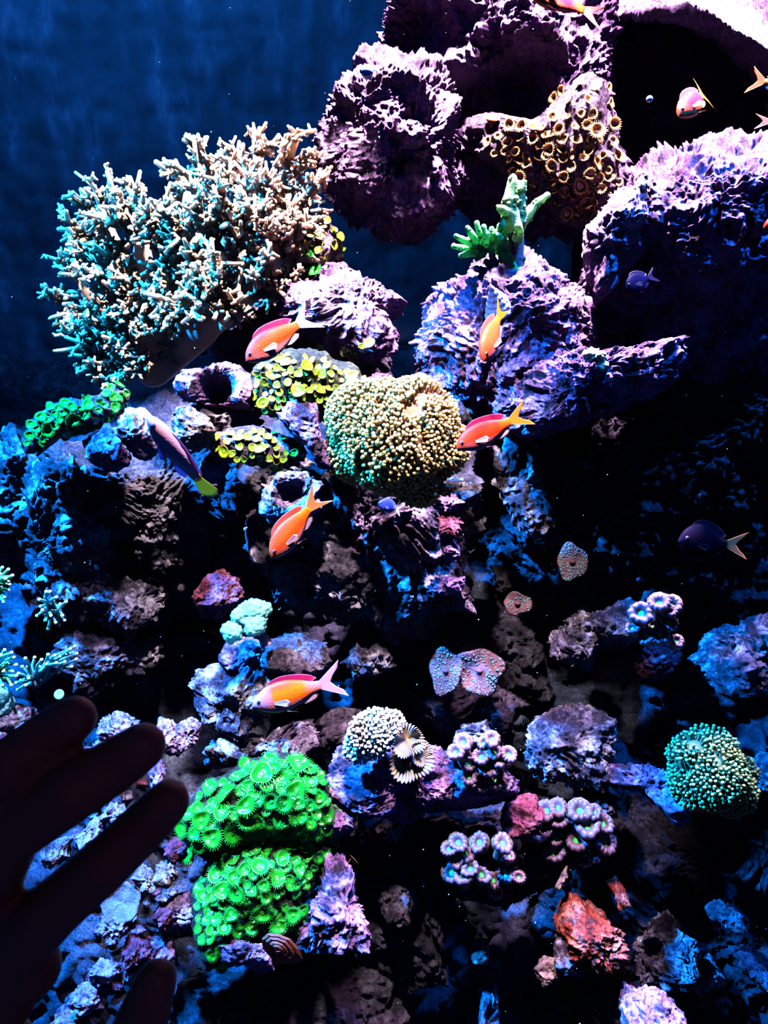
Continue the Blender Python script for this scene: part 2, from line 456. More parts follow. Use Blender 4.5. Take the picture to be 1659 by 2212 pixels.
rock('tan and pink rock between the purple fish and green polyps',
     [(380, 900), (410, 878), (445, 895), (462, 930), (450, 962), (400, 965), (378, 935)], 1.16, .035, 'tan', amp=.010, sub=6)
rock('small pink stone near the yellow tail of the purple fish', [(432, 1010), (455, 985), (492, 990), (480, 1030), (478, 1060), (440, 1072), (425, 1040)], 1.2, .03, 'pink', amp=.014, sub=6)
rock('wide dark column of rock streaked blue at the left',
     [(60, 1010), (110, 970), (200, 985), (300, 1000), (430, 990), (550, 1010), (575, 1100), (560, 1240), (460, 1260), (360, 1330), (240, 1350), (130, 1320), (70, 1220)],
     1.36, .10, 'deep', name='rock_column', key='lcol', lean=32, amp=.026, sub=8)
rock('bluish lumpy rib running down the left rock column',
     [(80, 1010), (130, 985), (190, 1040), (215, 1140), (240, 1250), (220, 1330), (130, 1330), (80, 1260), (70, 1130)], 1.25, .05, 'patch', lean=8, amp=.026)
rock('dark rock at the far left edge below the green polyps', [(-60, 960), (20, 945), (70, 985), (90, 1100), (80, 1240), (-60, 1260)], 1.34, .07, 'patch', lean=8, amp=.024)
rock('rock shelf topped with yellow green polyps in front of the orange fish',
     [(525, 850), (548, 800), (610, 765), (700, 770), (780, 808), (800, 850), (760, 888), (690, 905), (600, 905), (555, 888)], 1.24, .06, 'gmat', name='rock_shelf', key='zmid', lean=-18, amp=.010)
rock('maroon crusted knob beside the frogspawn coral', [(785, 830), (805, 806), (845, 802), (856, 822), (835, 845), (800, 848)], 1.23, .025, 'maroon', amp=.01, sub=6)
rock('pale knob peeking over the frogspawn coral', [(850, 830), (865, 814), (900, 810), (925, 830), (920, 860), (860, 858)], 1.26, .025, 'pale', amp=.01, sub=6)
rock('low dark rock with scattered green polyps left of the lavender stump',
     [(450, 950), (500, 930), (570, 925), (650, 950), (668, 985), (620, 1018), (540, 1012), (480, 990)], 1.21, .05, 'dark', key='zlow', lean=-6, amp=.012)
rock('slanting lavender rock stump left of the frogspawn coral',
     [(612, 905), (640, 872), (682, 880), (692, 925), (712, 970), (714, 1005), (684, 1004), (662, 960), (630, 935)], 1.17, .03, 'pink', name='rock_stump', amp=.009, freq=34)
rock('big blue lit rock block under the frogspawn coral',
     [(566, 1110), (576, 1050), (640, 1018), (760, 1010), (900, 1040), (1000, 1060), (1012, 1180), (1000, 1300), (900, 1345), (720, 1335), (610, 1290), (572, 1210)],
     1.28, .12, 'patch', name='rock_block', key='block', lean=9, amp=.03, freq=17, sub=8, q=.6)
rock('white rimmed hollow at the upper left corner of the blue lit block',
     [(570, 1110), (574, 1060), (610, 1028), (660, 1020), (692, 1050), (680, 1095), (630, 1120), (590, 1130)], 1.15, .035, 'pale', amp=.012, sub=7, dents=[(628, 1072, 32, .045)])
for i, (pl, lb) in enumerate([([(950, 1080), (985, 1066), (1000, 1085), (985, 1110), (960, 1105)], 'small purple outcrop just under the frogspawn coral'),
                              ([(945, 1120), (975, 1100), (998, 1130), (985, 1160), (955, 1150)], 'pink and maroon outcrop second down the right edge of the blue block'),
                              ([(958, 1165), (975, 1158), (990, 1200), (985, 1215), (965, 1195)], 'thin pink outcrop halfway down the right edge of the blue block'),
                              ([(918, 1280), (940, 1258), (998, 1248), (1000, 1272), (950, 1282)], 'pink outcrop at the lower right corner of the blue block')]):
    rock(lb, pl, 1.10 if i < 3 else 1.14, .02, 'pink' if i != 1 else 'maroon', amp=.010, freq=40, sub=6)
rock('blue rock step in the gap right of the frogspawn coral', [(940, 850), (990, 842), (1040, 880), (1045, 930), (1000, 920), (960, 890)], 1.32, .04, 'grey', amp=.018, sub=6)

# ------------------------------------------------------------------ rocks of the lower half
rock('crusty blue rock ridge above the smooth turf slope at left',
     [(170, 1290), (230, 1265), (310, 1255), (350, 1280), (335, 1340), (270, 1360), (210, 1340)], 1.24, .05, 'patch', amp=.02, sub=7, name='rock_ridge')
rock('dark rock with blue specks left of the smooth turf slope',
     [(150, 1360), (230, 1345), (320, 1360), (350, 1420), (300, 1480), (200, 1490), (120, 1440)], 1.26, .05, 'patch', amp=.02)
rock('small rock with a pink top and maroon side above the mint coral',
     [(412, 1290), (440, 1250), (480, 1234), (512, 1255), (518, 1300), (480, 1345), (430, 1340)], 1.20, .045, 'maroon', amp=.012, sub=7, key='pinktop')
rock('lavender rock ledge under the mint cauliflower coral',
     [(478, 1420), (500, 1385), (545, 1380), (580, 1400), (570, 1430), (520, 1450), (490, 1455)], 1.12, .03, 'pink', amp=.012, sub=6, key='mint')
rock('round dark rock with pale blue spots right of the mint coral',
     [(545, 1430), (570, 1390), (640, 1370), (710, 1385), (720, 1430), (690, 1470), (620, 1480), (560, 1460)], 1.15, .06, 'dark', amp=.010)
rock('blue lit rocky mound right of the smooth turf slope',
     [(430, 1480), (460, 1440), (520, 1430), (560, 1470), (560, 1560), (530, 1600), (470, 1590), (440, 1540)], 1.10, .05, 'grey', amp=.02, freq=26)
rock('jagged blue rock below the orange fish at lower middle',
     [(455, 1620), (520, 1580), (600, 1580), (680, 1560), (690, 1600), (650, 1650), (560, 1660), (480, 1650)], 1.08, .05, 'grey', amp=.022, freq=26, key='jag')
rock('blue capped rock right of the tail of the lower orange fish', [(730, 1430), (770, 1395), (840, 1400), (860, 1440), (820, 1470), (760, 1475)], 1.18, .04, 'patch', amp=.016, sub=7)
rock('small dark blue rock under the tail of the lower orange fish', [(690, 1560), (740, 1530), (780, 1550), (760, 1590), (705, 1600)], 1.14, .03, 'dark', amp=.014, sub=6)
rock('tiny pink stone at the edge of the turf slope left of the mint rock', [(440, 1452), (460, 1438), (490, 1446), (480, 1462), (450, 1464)], 1.12, .016, 'pale', amp=.006, sub=5)
rock('pink and blue rock shelf under the bubble coral and striped anemone',
     [(700, 1720), (715, 1665), (750, 1625), (800, 1610), (900, 1620), (960, 1640), (1010, 1660), (1110, 1680), (1112, 1720), (1010, 1742), (900, 1748), (790, 1768), (725, 1752)],
     1.03, .07, 'pink', name='rock_shelf', key='shelf', lean=-10, amp=.016, sub=8)
rock('brown rock hanging in shade beneath the pink and blue shelf',
     [(770, 1760), (900, 1742), (1000, 1745), (1010, 1840), (960, 1960), (960, 2100), (840, 2110), (770, 2000), (760, 1860)], 1.07, .07, 'deep', lean=20, amp=.02, key='hang')
rock('dark unlit rock base below the orange plate sponge at the bottom',
     [(385, 2120), (470, 2085), (560, 2080), (700, 2060), (850, 2100), (880, 2200), (860, 2300), (380, 2300)], .96, .05, 'deep', lean=24, amp=.016)
rock('pink wavy outcrop at the right end of the green polyp mound', [(690, 1750), (720, 1738), (762, 1755), (768, 1790), (730, 1800), (700, 1785)], .97, .025, 'pink', amp=.012, sub=6)
rock('large brown rock under the upper bright green polyps',
     [(395, 1800), (410, 1740), (470, 1690), (540, 1655), (620, 1648), (690, 1670), (720, 1720), (735, 1790), (700, 1830), (600, 1820), (520, 1830), (430, 1850)], 1.0, .10, 'gmat', key='gtop', lean=-14, amp=.010, q=.8)
rock('brown rock under the lower bright green polyps',
     [(430, 1920), (450, 1850), (540, 1800), (640, 1785), (730, 1800), (725, 1850), (690, 1900), (650, 1960), (660, 2010), (600, 2030), (500, 2060), (450, 2090), (430, 2010)], .94, .09, 'gmat', key='gbot', lean=-12, amp=.010, q=.8)
rock('purple and maroon honeycombed rock right of the green polyps',
     [(665, 1990), (690, 1950), (705, 1880), (735, 1862), (765, 1890), (778, 1970), (782, 2045), (720, 2040), (665, 2025)], .89, .04, 'pink', amp=.018, freq=34, lean=-12, name='honeycomb_rock')
rock('pink and maroon rock ledge left of the orange plate sponge', [(476, 2060), (510, 2038), (560, 2030), (600, 2050), (580, 2085), (530, 2100), (490, 2085)], .83, .03, 'pink', amp=.012, freq=34, name='rock_ledge', key='plate', lean=-15)
rock('blue lit rock ridge left of the pink candy coral at right centre',
     [(1185, 1365), (1240, 1340), (1300, 1320), (1350, 1300), (1400, 1330), (1380, 1380), (1300, 1400), (1270, 1450), (1235, 1440), (1195, 1415)], 1.18, .05, 'grey', key='rblue', lean=-8, amp=.016, freq=26, name='rock_ridge')
rock('maroon rock under the pink candy coral at right centre',
     [(1260, 1420), (1330, 1370), (1420, 1370), (1470, 1400), (1450, 1450), (1360, 1470), (1290, 1465)], 1.2, .05, 'maroon', amp=.016, key='rcandy')
rock('dim blue rock hump at the right edge', [(1490, 1420), (1530, 1370), (1600, 1345), (1720, 1320), (1730, 1450), (1620, 1490), (1540, 1480)], 1.2, .06, 'grey', amp=.02)
rock('dim blue rocky spur below the hump at the right edge', [(1540, 1450), (1600, 1420), (1640, 1440), (1620, 1490), (1560, 1490)], 1.12, .03, 'dark', amp=.016, sub=6)
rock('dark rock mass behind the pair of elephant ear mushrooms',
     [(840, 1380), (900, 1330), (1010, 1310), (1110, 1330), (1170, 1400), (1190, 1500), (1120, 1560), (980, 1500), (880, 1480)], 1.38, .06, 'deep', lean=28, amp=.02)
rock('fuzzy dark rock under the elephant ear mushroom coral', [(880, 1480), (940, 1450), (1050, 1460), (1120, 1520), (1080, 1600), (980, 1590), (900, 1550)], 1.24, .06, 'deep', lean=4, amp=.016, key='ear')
rock('blue lit rock mound between the candy corals at lower right centre',
     [(1140, 1610), (1170, 1560), (1240, 1545), (1320, 1560), (1330, 1630), (1300, 1700), (1240, 1690), (1170, 1680)], 1.12, .05, 'grey', amp=.020, freq=24)
rock('small blue tuft of rock above the upper candy coral', [(985, 1590), (1000, 1560), (1050, 1555), (1060, 1590), (1020, 1610)], 1.12, .025, 'grey', amp=.012, sub=6)
rock('dark blue rock under the blue mound at lower right centre', [(1230, 1690), (1290, 1680), (1330, 1720), (1320, 1760), (1250, 1750)], 1.1, .03, 'dark', amp=.014, sub=6)
rock('lavender capped rock bridge left of the green bead coral',
     [(1288, 1665), (1320, 1645), (1380, 1650), (1450, 1670), (1490, 1720), (1490, 1775), (1450, 1770), (1400, 1710), (1330, 1695), (1295, 1690)], 1.06, .035, 'pink', amp=.014, freq=30, name='rock_bridge')
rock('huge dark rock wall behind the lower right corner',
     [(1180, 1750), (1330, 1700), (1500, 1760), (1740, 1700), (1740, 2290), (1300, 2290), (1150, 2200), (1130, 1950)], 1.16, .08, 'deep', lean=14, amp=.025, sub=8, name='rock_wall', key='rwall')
rock('dark rock behind the candy corals at lower middle', [(940, 1790), (1000, 1740), (1120, 1740), (1300, 1760), (1310, 1850), (1200, 1900), (1100, 1950), (990, 1930)], 1.07, .05, 'deep', lean=6, amp=.014, key='candybase')
rock('maroon crusted stone left of the right candy coral', [(1092, 1770), (1110, 1740), (1150, 1730), (1158, 1770), (1140, 1800), (1100, 1810)], .99, .025, 'maroon', amp=.010, sub=6)
rock('craggy red and orange rock at lower right',
     [(1205, 1990), (1212, 1945), (1235, 1940), (1275, 1975), (1320, 2000), (1345, 2010), (1358, 2080), (1330, 2122), (1270, 2100), (1225, 2080)], .96, .05, 'red', amp=.017, freq=26, name='red_rock')
rock('bluish flank stone left of the craggy red rock', [(1198, 2020), (1225, 2010), (1240, 2070), (1225, 2100), (1205, 2080)], .95, .02, 'grey', amp=.010, sub=6)
rock('small red and pink stone above the craggy red rock', [(1305, 1900), (1330, 1892), (1350, 1930), (1366, 1960), (1335, 1975), (1325, 1940)], 1.0, .02, 'red', amp=.010, sub=6)
rock('pale narrow stone hanging under the right candy coral', [(1198, 1920), (1212, 1880), (1228, 1865), (1228, 1895), (1210, 1925)], .99, .012, 'tan', amp=.006, sub=5)
rock('ring shaped dim blue rock at lower right', [(1375, 2060), (1395, 1995), (1440, 1985), (1480, 2040), (1490, 2100), (1440, 2145), (1390, 2110)], 1.0, .03, 'grey', amp=.018, freq=30, dents=[(1410, 2055, 22, .04)])
rock('lilac pointed rock at the bottom right edge of the frame', [(1346, 2165), (1352, 2125), (1380, 2150), (1430, 2150), (1470, 2190), (1490, 2260), (1380, 2270)], .88, .035, 'pale', amp=.014)
rock('small rusty stone left of the craggy red rock', [(1152, 2092), (1172, 2068), (1198, 2072), (1202, 2112), (1178, 2128), (1160, 2110)], .95, .018, 'tan', amp=.008, sub=6)
rock('blue streaked rock strip at the bottom centre', [(1040, 2060), (1065, 2030), (1085, 2060), (1075, 2120), (1080, 2230), (1040, 2230)], .99, .02, 'grey', amp=.016, freq=34)
rock('dim blue rock in the deep shade under the shelf', [(820, 1890), (850, 1860), (880, 1900), (880, 1990), (840, 1990)], 1.0, .02, 'dark', amp=.014, sub=6)
rock('dim rusty stone at the left edge of the bottom blue strip', [(1022, 2060), (1035, 2032), (1048, 2040), (1050, 2075), (1030, 2078)], .98, .012, 'tan', amp=.006, sub=5)
rock('dim blue rock at the right edge below the green bead coral', [(1590, 1640), (1640, 1620), (1720, 1640), (1720, 1720), (1640, 1700)], 1.12, .03, 'grey', amp=.014, sub=6)
for pl, lb, m_, Y_ in [
    ([(1530, 1960), (1560, 1945), (1600, 1975), (1610, 2010), (1560, 2000)], 'small blue stone alone on the dark wall at the lower right edge', 'dark', 1.03),
    ([(1590, 2060), (1620, 2050), (1660, 2110), (1670, 2150), (1620, 2110)], 'dark red stone at the right edge near the bottom corner', 'maroon', 1.0),
    ([(1490, 2090), (1530, 2070), (1550, 2110), (1510, 2140)], 'small dark blue stone right of the ring shaped blue rock', 'grey', 1.0),
    # rubble behind the hand
    ([(-40, 1600), (0, 1570), (40, 1590), (55, 1625), (20, 1650), (-30, 1650)], 'pink rubble stone at the left edge above the fingers', 'pale', 1.0),
    ([(20, 1590), (50, 1570), (75, 1590), (60, 1615), (30, 1615)], 'brownish rubble stone at the left beside the topmost finger', 'tan', 1.0),
    ([(-30, 1540), (20, 1520), (70, 1530), (80, 1560), (30, 1575), (-30, 1575)], 'blue lit rubble heap under the left edge anemones', 'grey', 1.03),
    ([(205, 1590), (225, 1555), (260, 1542), (295, 1560), (285, 1600), (235, 1610)], 'bumpy white lilac stone between the two upper fingertips', 'pale', 1.02),
    ([(165, 1640), (200, 1600), (245, 1590), (235, 1620), (190, 1650)], 'bluish stone wedged between the two upper fingers', 'pale', 1.0),
    ([(332, 1580), (345, 1555), (370, 1560), (380, 1600), (375, 1625), (345, 1625)], 'white lilac stone right of the middle fingertip', 'pale', 1.02),
    ([(372, 1610), (385, 1570), (412, 1552), (434, 1570), (420, 1600), (390, 1625)], 'pale slab leaning on the stone by the middle fingertip', 'pale', 1.03),
    ([(330, 1670), (345, 1645), (358, 1665), (345, 1700), (330, 1700)], 'small pink stone between the middle and index fingertips', 'pink', .98),
    ([(215, 1770), (235, 1735), (270, 1735), (280, 1755), (250, 1785)], 'pale stone in the gap between middle and index fingers', 'pale', .96),
    ([(160, 1810), (190, 1780), (230, 1770), (225, 1800), (180, 1830)], 'lilac stone deeper in the gap between middle and index fingers', 'pale', .95),
    ([(85, 1860), (100, 1825), (150, 1815), (150, 1850), (110, 1875)], 'dim stone at the bottom of the gap between the fingers', 'grey', .94),
    ([(340, 1900), (345, 1865), (380, 1855), (385, 1890), (360, 1910)], 'brown angular stone below the index fingertip', 'tan', .93),
    ([(290, 1900), (310, 1870), (335, 1885), (340, 1925), (310, 1930)], 'brown speckled stone beside the index finger', 'tan', .92),
    ([(350, 1850), (380, 1810), (415, 1820), (400, 1850), (365, 1860)], 'maroon and blue stone under the index fingertip', 'maroon', .95),
    ([(205, 2000), (225, 1980), (290, 1985), (300, 2005), (240, 2020), (215, 2018)], 'white lilac crust under the ringed shell by the hand', 'pale', .89),
    ([(340, 1985), (370, 1950), (410, 1930), (440, 1950), (420, 1990), (370, 2010), (345, 2010)], 'blue and lilac stone at the left foot of the green polyps', 'pale', .92),
    ([(255, 2050), (290, 2020), (330, 2030), (320, 2070), (270, 2085)], 'maroon and lilac stone in the rubble left of the thumb tip', 'maroon', .88),
    ([(300, 2060), (330, 2030), (375, 2035), (370, 2065), (330, 2090)], 'pink stone just above the thumb tip', 'pink', .89),
    ([(195, 2110), (220, 2080), (260, 2080), (255, 2110), (215, 2130)], 'white capped stone between palm and thumb', 'pale', .86),
    ([(150, 2170), (180, 2130), (240, 2125), (235, 2150), (180, 2185)], 'bright lilac stone beside the lower palm', 'pale', .85),
    ([(100, 2240), (120, 2190), (180, 2180), (200, 2220), (170, 2260)], 'pale orange and lilac stone at the bottom edge by the palm', 'tan', .84),
    ([(260, 2100), (290, 2085), (310, 2100), (290, 2130), (265, 2125)], 'small blue stone left of the thumb', 'grey', .87),
    ([(330, 1985), (345, 1960), (365, 1975), (355, 2005)], 'small maroon chip right of the ringed shell', 'maroon', .90),
]:
    rock(lb, pl, Y_, .022, m_, name='rubble_stone', amp=.009, freq=44, sub=6)

rc = random.Random(31); CH = []
for poly_, n_ in (([(330, 1830), (400, 1860), (350, 1990), (370, 2040), (250, 2160), (130, 2205), (190, 2060), (230, 1930)], 34), ([(230, 1700), (330, 1680), (180, 1800), (90, 1850)], 7)):
    for (x, y) in poisson(poly_, 19, rc, 900)[:n_]:
        h = hit('floor', x, y)
        if h is None: continue
        Y_ = h[0][1] - .012; s_ = rc.uniform(8, 15)
        rock('small lilac or maroon rubble chip strewn on the turf around the hand', blob(x, y, s_, s_ * rc.uniform(.55, .9), 9, rc.random(), .25), Y_, .010, rc.choice(['pale', 'pink', 'maroon', 'grey']),
             name='rubble_chip', group='rubble chips strewn around the hand', amp=.005, freq=60, sub=5)
# ------------------------------------------------------------------ polyp colonies
M['zg'] = radial('green_polyp_disc', [(0, (.40, .9, .30)), (.16, (.03, .35, .02)), (.35, (.010, .50, .014)), (.8, (.008, .38, .012)), (1, (.006, .18, .010))], .25, spec=.6)
M['zgf'] = plain('green_fringe', (.015, .42, .025), .4)
M['zgs'] = plain('polyp_stalk', (.10, .16, .05), .6)
M['zy'] = radial('yellow_green_polyp_disc', [(0, (.55, .55, .15)), (.2, (.15, .30, .015)), (.45, (.21, .50, .012)), (.8, (.23, .42, .012)), (.97, (.26, .13, .015))], .3, spec=.5)
M['zyf'] = plain('yellow_brown_fringe', (.40, .32, .05), .5)
M['zys'] = plain('brown_stalk', (.30, .16, .09), .6)
M['zo'] = radial('orange_polyp_disc', [(0, (.10, .05, .03)), (.3, (.10, .05, .02)), (.55, (.60, .26, .04)), (.9, (.95, .52, .14)), (1, (.6, .3, .06))], .35)
M['zof'] = plain('orange_fringe', (.85, .50, .16), .5)
M['zos'] = plain('dark_orange_stalk', (.25, .11, .05), .6)
for q_ in ('zg', 'zgf', 'zy', 'zyf', 'zo', 'zof'): fleshy(M[q_], .3)
def polyp_meshes(tagname, disc, fringe, stalk, seed, cup=.18, nf=26, fl=.30, rimz=.2):
    r = random.Random(seed); k = r.choice([2, 3, 3]); ph = r.uniform(0, 6); am = r.uniform(.05, .12); wz = r.uniform(.03, .10)
    rf = lambda q, rr, i: 1 + am * math.cos(k * q + ph) + .04 * math.sin(2 * q + ph)
    zf = lambda q, rr, i: wz * rr * math.cos(k * q - ph)
    m = MB()
    m.lathe([(.30, -1.1), (.34, -.7), (.45, -.35), (.70, -.08), (.93, rimz * .6)], 22, 1, rf, zf)
    m.lathe([(.93, rimz * .6), (1.0, rimz), (.97, rimz + .06), (.86, rimz + .05), (.66, rimz - cup * .4), (.42, rimz - cup * .9), (.24, rimz - cup), (.15, rimz - cup + .08), (.06, rimz - cup + .05), (0.0, rimz - cup - .04)], 22, 0, rf, zf)
    f = MB()
    for i in range(nf):
        q = 2 * math.pi * (i + r.uniform(-.2, .2)) / nf
        R = rf(q, 1, 0) * .95; z = rimz + .03 + zf(q, 1, 0); e = fl * r.uniform(.75, 1.15); l = r.uniform(.0, .6)
        d = np.array([math.cos(q), math.sin(q), 0])
        f.tube([d * R + [0, 0, z], d * (R + e * .6) + [0, 0, z + e * .25 * l], d * (R + e) + [0, 0, z + e * .55 * l]], [.055, .045, .02], 4)
    return m.mesh(tagname + '_polyp', [disc, stalk]), f.mesh(tagname + '_fringe', [fringe])
PM = {'g': [polyp_meshes('green', M['zg'], M['zgf'], M['zgs'], 10 + i, .22, 30, .32, .2) for i in range(5)],
      'y': [polyp_meshes('yellow', M['zy'], M['zyf'], M['zys'], 30 + i, .14, 24, .14, .2) for i in range(5)],
      'o': [polyp_meshes('orange', M['zo'], M['zof'], M['zos'], 50 + i, .45, 22, .28, .3) for i in range(5)]}
def colony(name, label, keys, pts, kind, rnd, rad, mat_poly=None, upb=.35, camb=.35, group=None, fr=True):
    """pts: pixel positions with optional radius in pixels; every polyp is a part, its fringe a sub-part"""
    hs = []
    for p in pts:
        h = hit(keys, p[0], p[1])
        if h is not None: hs.append((p, h))
    if not hs: print('EMPTY', label); return
    if len(hs) > 100: hs = hs[:100]
    c = np.mean([h[1][0] for h in hs], 0)
    r_ = root(name, c, label, 'coral', group)
    for (p, (l, n)) in hs:
        pr = (p[2] if len(p) > 2 else rad * rnd.uniform(.72, 1.2)) * mpp(p[0], p[1], 1) * l[1]
        d = unit(n * .8 + np.array([0, 0, upb]) + unit(-l) * camb + np.array([rnd.uniform(-.28, .28) for _ in range(3)]))
        qv = Vector(d.tolist()).to_track_quat('Z', 'Y') @ Quaternion((0, 0, 1), rnd.uniform(0, 6.28))
        pm, fm = rnd.choice(PM[kind])
        o = link('polyp', pm, r_); o.location = Vector((l + d * pr * .75 - c).tolist()); o.rotation_mode = 'QUATERNION'
        o.rotation_quaternion = qv; o.scale = (pr, pr * rnd.uniform(.82, 1), pr)
        if fr: link('tentacle_fringe', fm, o)
    return r_
rz = random.Random(3)
BIG1 = [(563, 1680, 23), (595, 1668, 17), (640, 1664, 22), (611, 1687, 17), (500, 1723, 20), (535, 1740, 20), (480, 1762, 19), (435, 1770, 18), (405, 1788, 17), (465, 1805, 19), (495, 1795, 20), (570, 1705, 15), (640, 1708, 20), (590, 1728, 17), (614, 1733, 17), (665, 1672, 16), (525, 1660, 15), (460, 1710, 17), (530, 1780, 17), (560, 1768, 14), (630, 1763, 15), (600, 1770, 14), (421, 1838, 20), (510, 1755, 14), (430, 1800, 15), (585, 1650, 16), (540, 1700, 14), (685, 1680, 11), (690, 1720, 13), (670, 1740, 11)]
BIG2 = [(563, 1880, 19), (470, 1893, 18), (503, 1900, 16), (525, 1880, 14), (595, 1905, 17), (550, 1808, 18), (580, 1815, 15), (600, 1795, 15), (520, 1925, 18), (480, 1925, 17), (440, 1940, 15), (405, 1977, 14), (545, 1930, 13), (640, 1885, 14), (660, 1795, 15), (665, 1860, 12), (690, 1895, 12), (565, 1965, 20), (598, 1998, 17), (630, 1975, 15), (545, 2005, 15), (485, 2010, 16), (460, 2010, 14), (500, 1975, 13), (525, 2020, 12), (475, 2045, 12), (455, 2060, 12), (660, 1985, 10), (610, 1860, 15), (475, 1990, 13), (500, 2040, 11)]
UP = [(398, 1800), (412, 1740), (470, 1690), (540, 1652), (620, 1645), (690, 1668), (722, 1720), (735, 1790), (620, 1800), (470, 1840), (400, 1850)]
LO = [(430, 1930), (450, 1850), (530, 1795), (640, 1785), (735, 1800), (725, 1850), (690, 1900), (620, 1940), (650, 1990), (560, 2030), (470, 2080), (440, 2040)]
BIG1 = [(x, y, q * 1.12) for x, y, q in BIG1]; BIG2 = [(x, y, q * 1.08) for x, y, q in BIG2]
colony('zoanthid_colony', 'upper mound of large bright green ruffled polyps right of the index fingertip', ['gtop', 'gbot'],
       BIG1 + [p for p in poisson(UP, lambda x, y: 15 + max(0, 650 - x) * .03, rz, seeds=[q[:2] for q in BIG1])[len(BIG1):]], 'g', rz, 13)
LO1 = [p for p in LO if p[1] < 1935] + [(650, 1925), (560, 1930), (470, 1950)]
LO1 = [(430, 1930), (450, 1850), (530, 1795), (640, 1785), (735, 1800), (725, 1850), (690, 1900), (640, 1935), (540, 1945), (450, 1955)]
LO2 = [(425, 1960), (520, 1950), (600, 1950), (668, 1960), (660, 2000), (600, 2020), (530, 2040), (480, 2085), (440, 2060)]
B1 = [q for q in BIG2 if q[1] < 1945]; B2 = [q for q in BIG2 if q[1] >= 1945]
colony('zoanthid_colony', 'lower mound of smaller bright green polyps under the dark crease of the big mound', ['gbot', 'gtop'],
       B1 + poisson(LO1, 14, rz, seeds=[q[:2] for q in B1])[len(B1):], 'g', rz, 11)
colony('zoanthid_colony', 'bottom cluster of bright green polyps just above the orange plate sponge', ['gbot', 'gtop'],
       B2 + poisson(LO2, 19, rz, seeds=[q[:2] for q in B2])[len(B2):], 'g', rz, 11)
YM = [(540, 855), (555, 800), (610, 768), (690, 775), (770, 812), (790, 850), (750, 885), (690, 900), (600, 900), (560, 880)]
YB = [(648, 848, 17), (657, 795, 15), (605, 776, 13), (622, 790, 13), (700, 808, 12), (765, 820, 16), (585, 815, 12), (570, 870, 14), (645, 815, 11), (620, 830, 10), (690, 845, 12), (770, 855, 14), (720, 842, 12)]
colony('zoanthid_colony', 'dense mat of yellow green polyps on the shelf in front of the orange fish head', 'zmid',
       YB + poisson(YM, 13, rz, seeds=[q[:2] for q in YB])[len(YB):], 'y', rz, 8)
colony('zoanthid_colony', 'patch of yellow green polyps on the slope right of the cream leather coral', ['zupper', 'under'],
       [(700, 483, 14), (655, 528, 10), (685, 520, 9)] + poisson([(640, 500), (690, 470), (735, 500), (742, 550), (700, 575), (650, 555), (625, 530)], 15, rz), 'y', rz, 9)
colony('zoanthid_colony', 'few bright green button polyps dotted below the upper yellow green patch', ['zupper', 'under', 'flatpink'],
       [(688, 592, 13), (758, 549, 13), (746, 540, 8), (718, 575, 8), (668, 555, 10), (678, 560, 8)], 'g', rz, 10)
colony('zoanthid_colony', 'single yellow green polyps hanging under the flat bright pink rock', ['flatpink', 'under'],
       [(695, 747, 11), (706, 768, 11), (746, 756, 13), (780, 748, 8), (800, 745, 12), (757, 785, 11), (768, 768, 6), (724, 762, 6)], 'y', rz, 10)
colony('zoanthid_colony', 'low patch of green polyps left of the lavender stump', 'zlow',
       [(490, 975, 14), (565, 972, 14), (598, 1005, 14), (520, 950, 10), (470, 970, 10)] + poisson([(455, 950), (520, 932), (600, 935), (655, 965), (650, 1000), (610, 1018), (540, 1005), (480, 985)], 15, rz), 'y', rz, 9)
# green mat at far left with its own rock
LG = [(55, 950), (70, 910), (110, 880), (170, 868), (215, 855), (250, 830), (275, 850), (262, 890), (220, 920), (170, 935), (110, 945), (80, 985), (62, 985)]
pos, F = rock_geo(LG, 1.2, .05, seed=91, amp=.01, lean=-10); bvh('lgreen', pos, F)
top('reef_rock', pos, F, M['dark'], 'dark rock lobe under the green polyps at the left edge', 'rock')
colony('zoanthid_colony', 'vivid green polyp mat on the rock lobe at the far left', 'lgreen',
       [(115, 925, 17), (160, 905, 14), (90, 905, 11), (145, 930, 12), (185, 900, 13), (90, 950, 10), (190, 880, 12)] + poisson(LG, 14, rz), 'g', rz, 9)
colony('zoanthid_colony', 'small dim green polyps at the left edge near the dark rock', 'floor', [(8, 1000, 9), (22, 995, 8), (30, 1003, 7), (12, 1010, 7)], 'g', rz, 8)
OB = [(1060, 270, 15), (1098, 275, 14), (1130, 275, 13), (1150, 285, 14), (1172, 285, 12), (1205, 280, 12), (1242, 315, 14), (1190, 322, 13), (1210, 330, 12), (1285, 290, 17), (1320, 268, 14), (1282, 250, 12), (1288, 195, 12), (1310, 190, 8), (1220, 198, 11), (1202, 215, 11), (1232, 222, 8), (1280, 357, 14), (1250, 400, 18), (1270, 375, 13), (1222, 380, 12), (1225, 460, 14), (1268, 445, 15), (1290, 455, 12), (1272, 472, 13), (1170, 375, 11), (1142, 360, 11), (1100, 348, 9), (1085, 362, 9), (1075, 300, 9), (1320, 310, 11), (1240, 365, 11)]
OP = [(1040, 262), (1160, 262), (1210, 190), (1300, 180), (1330, 280), (1345, 420), (1310, 470), (1240, 480), (1170, 420), (1080, 370), (1050, 310)]
colony('zoanthid_colony', 'scattered orange crescent polyps on the rock pillar behind the green antler coral', ['orange', 'pillar'],
       OB + poisson(OP, lambda x, y: 19 if y > 300 else 26, rz, seeds=[q[:2] for q in OB])[len(OB):], 'o', rz, 11, upb=.5)
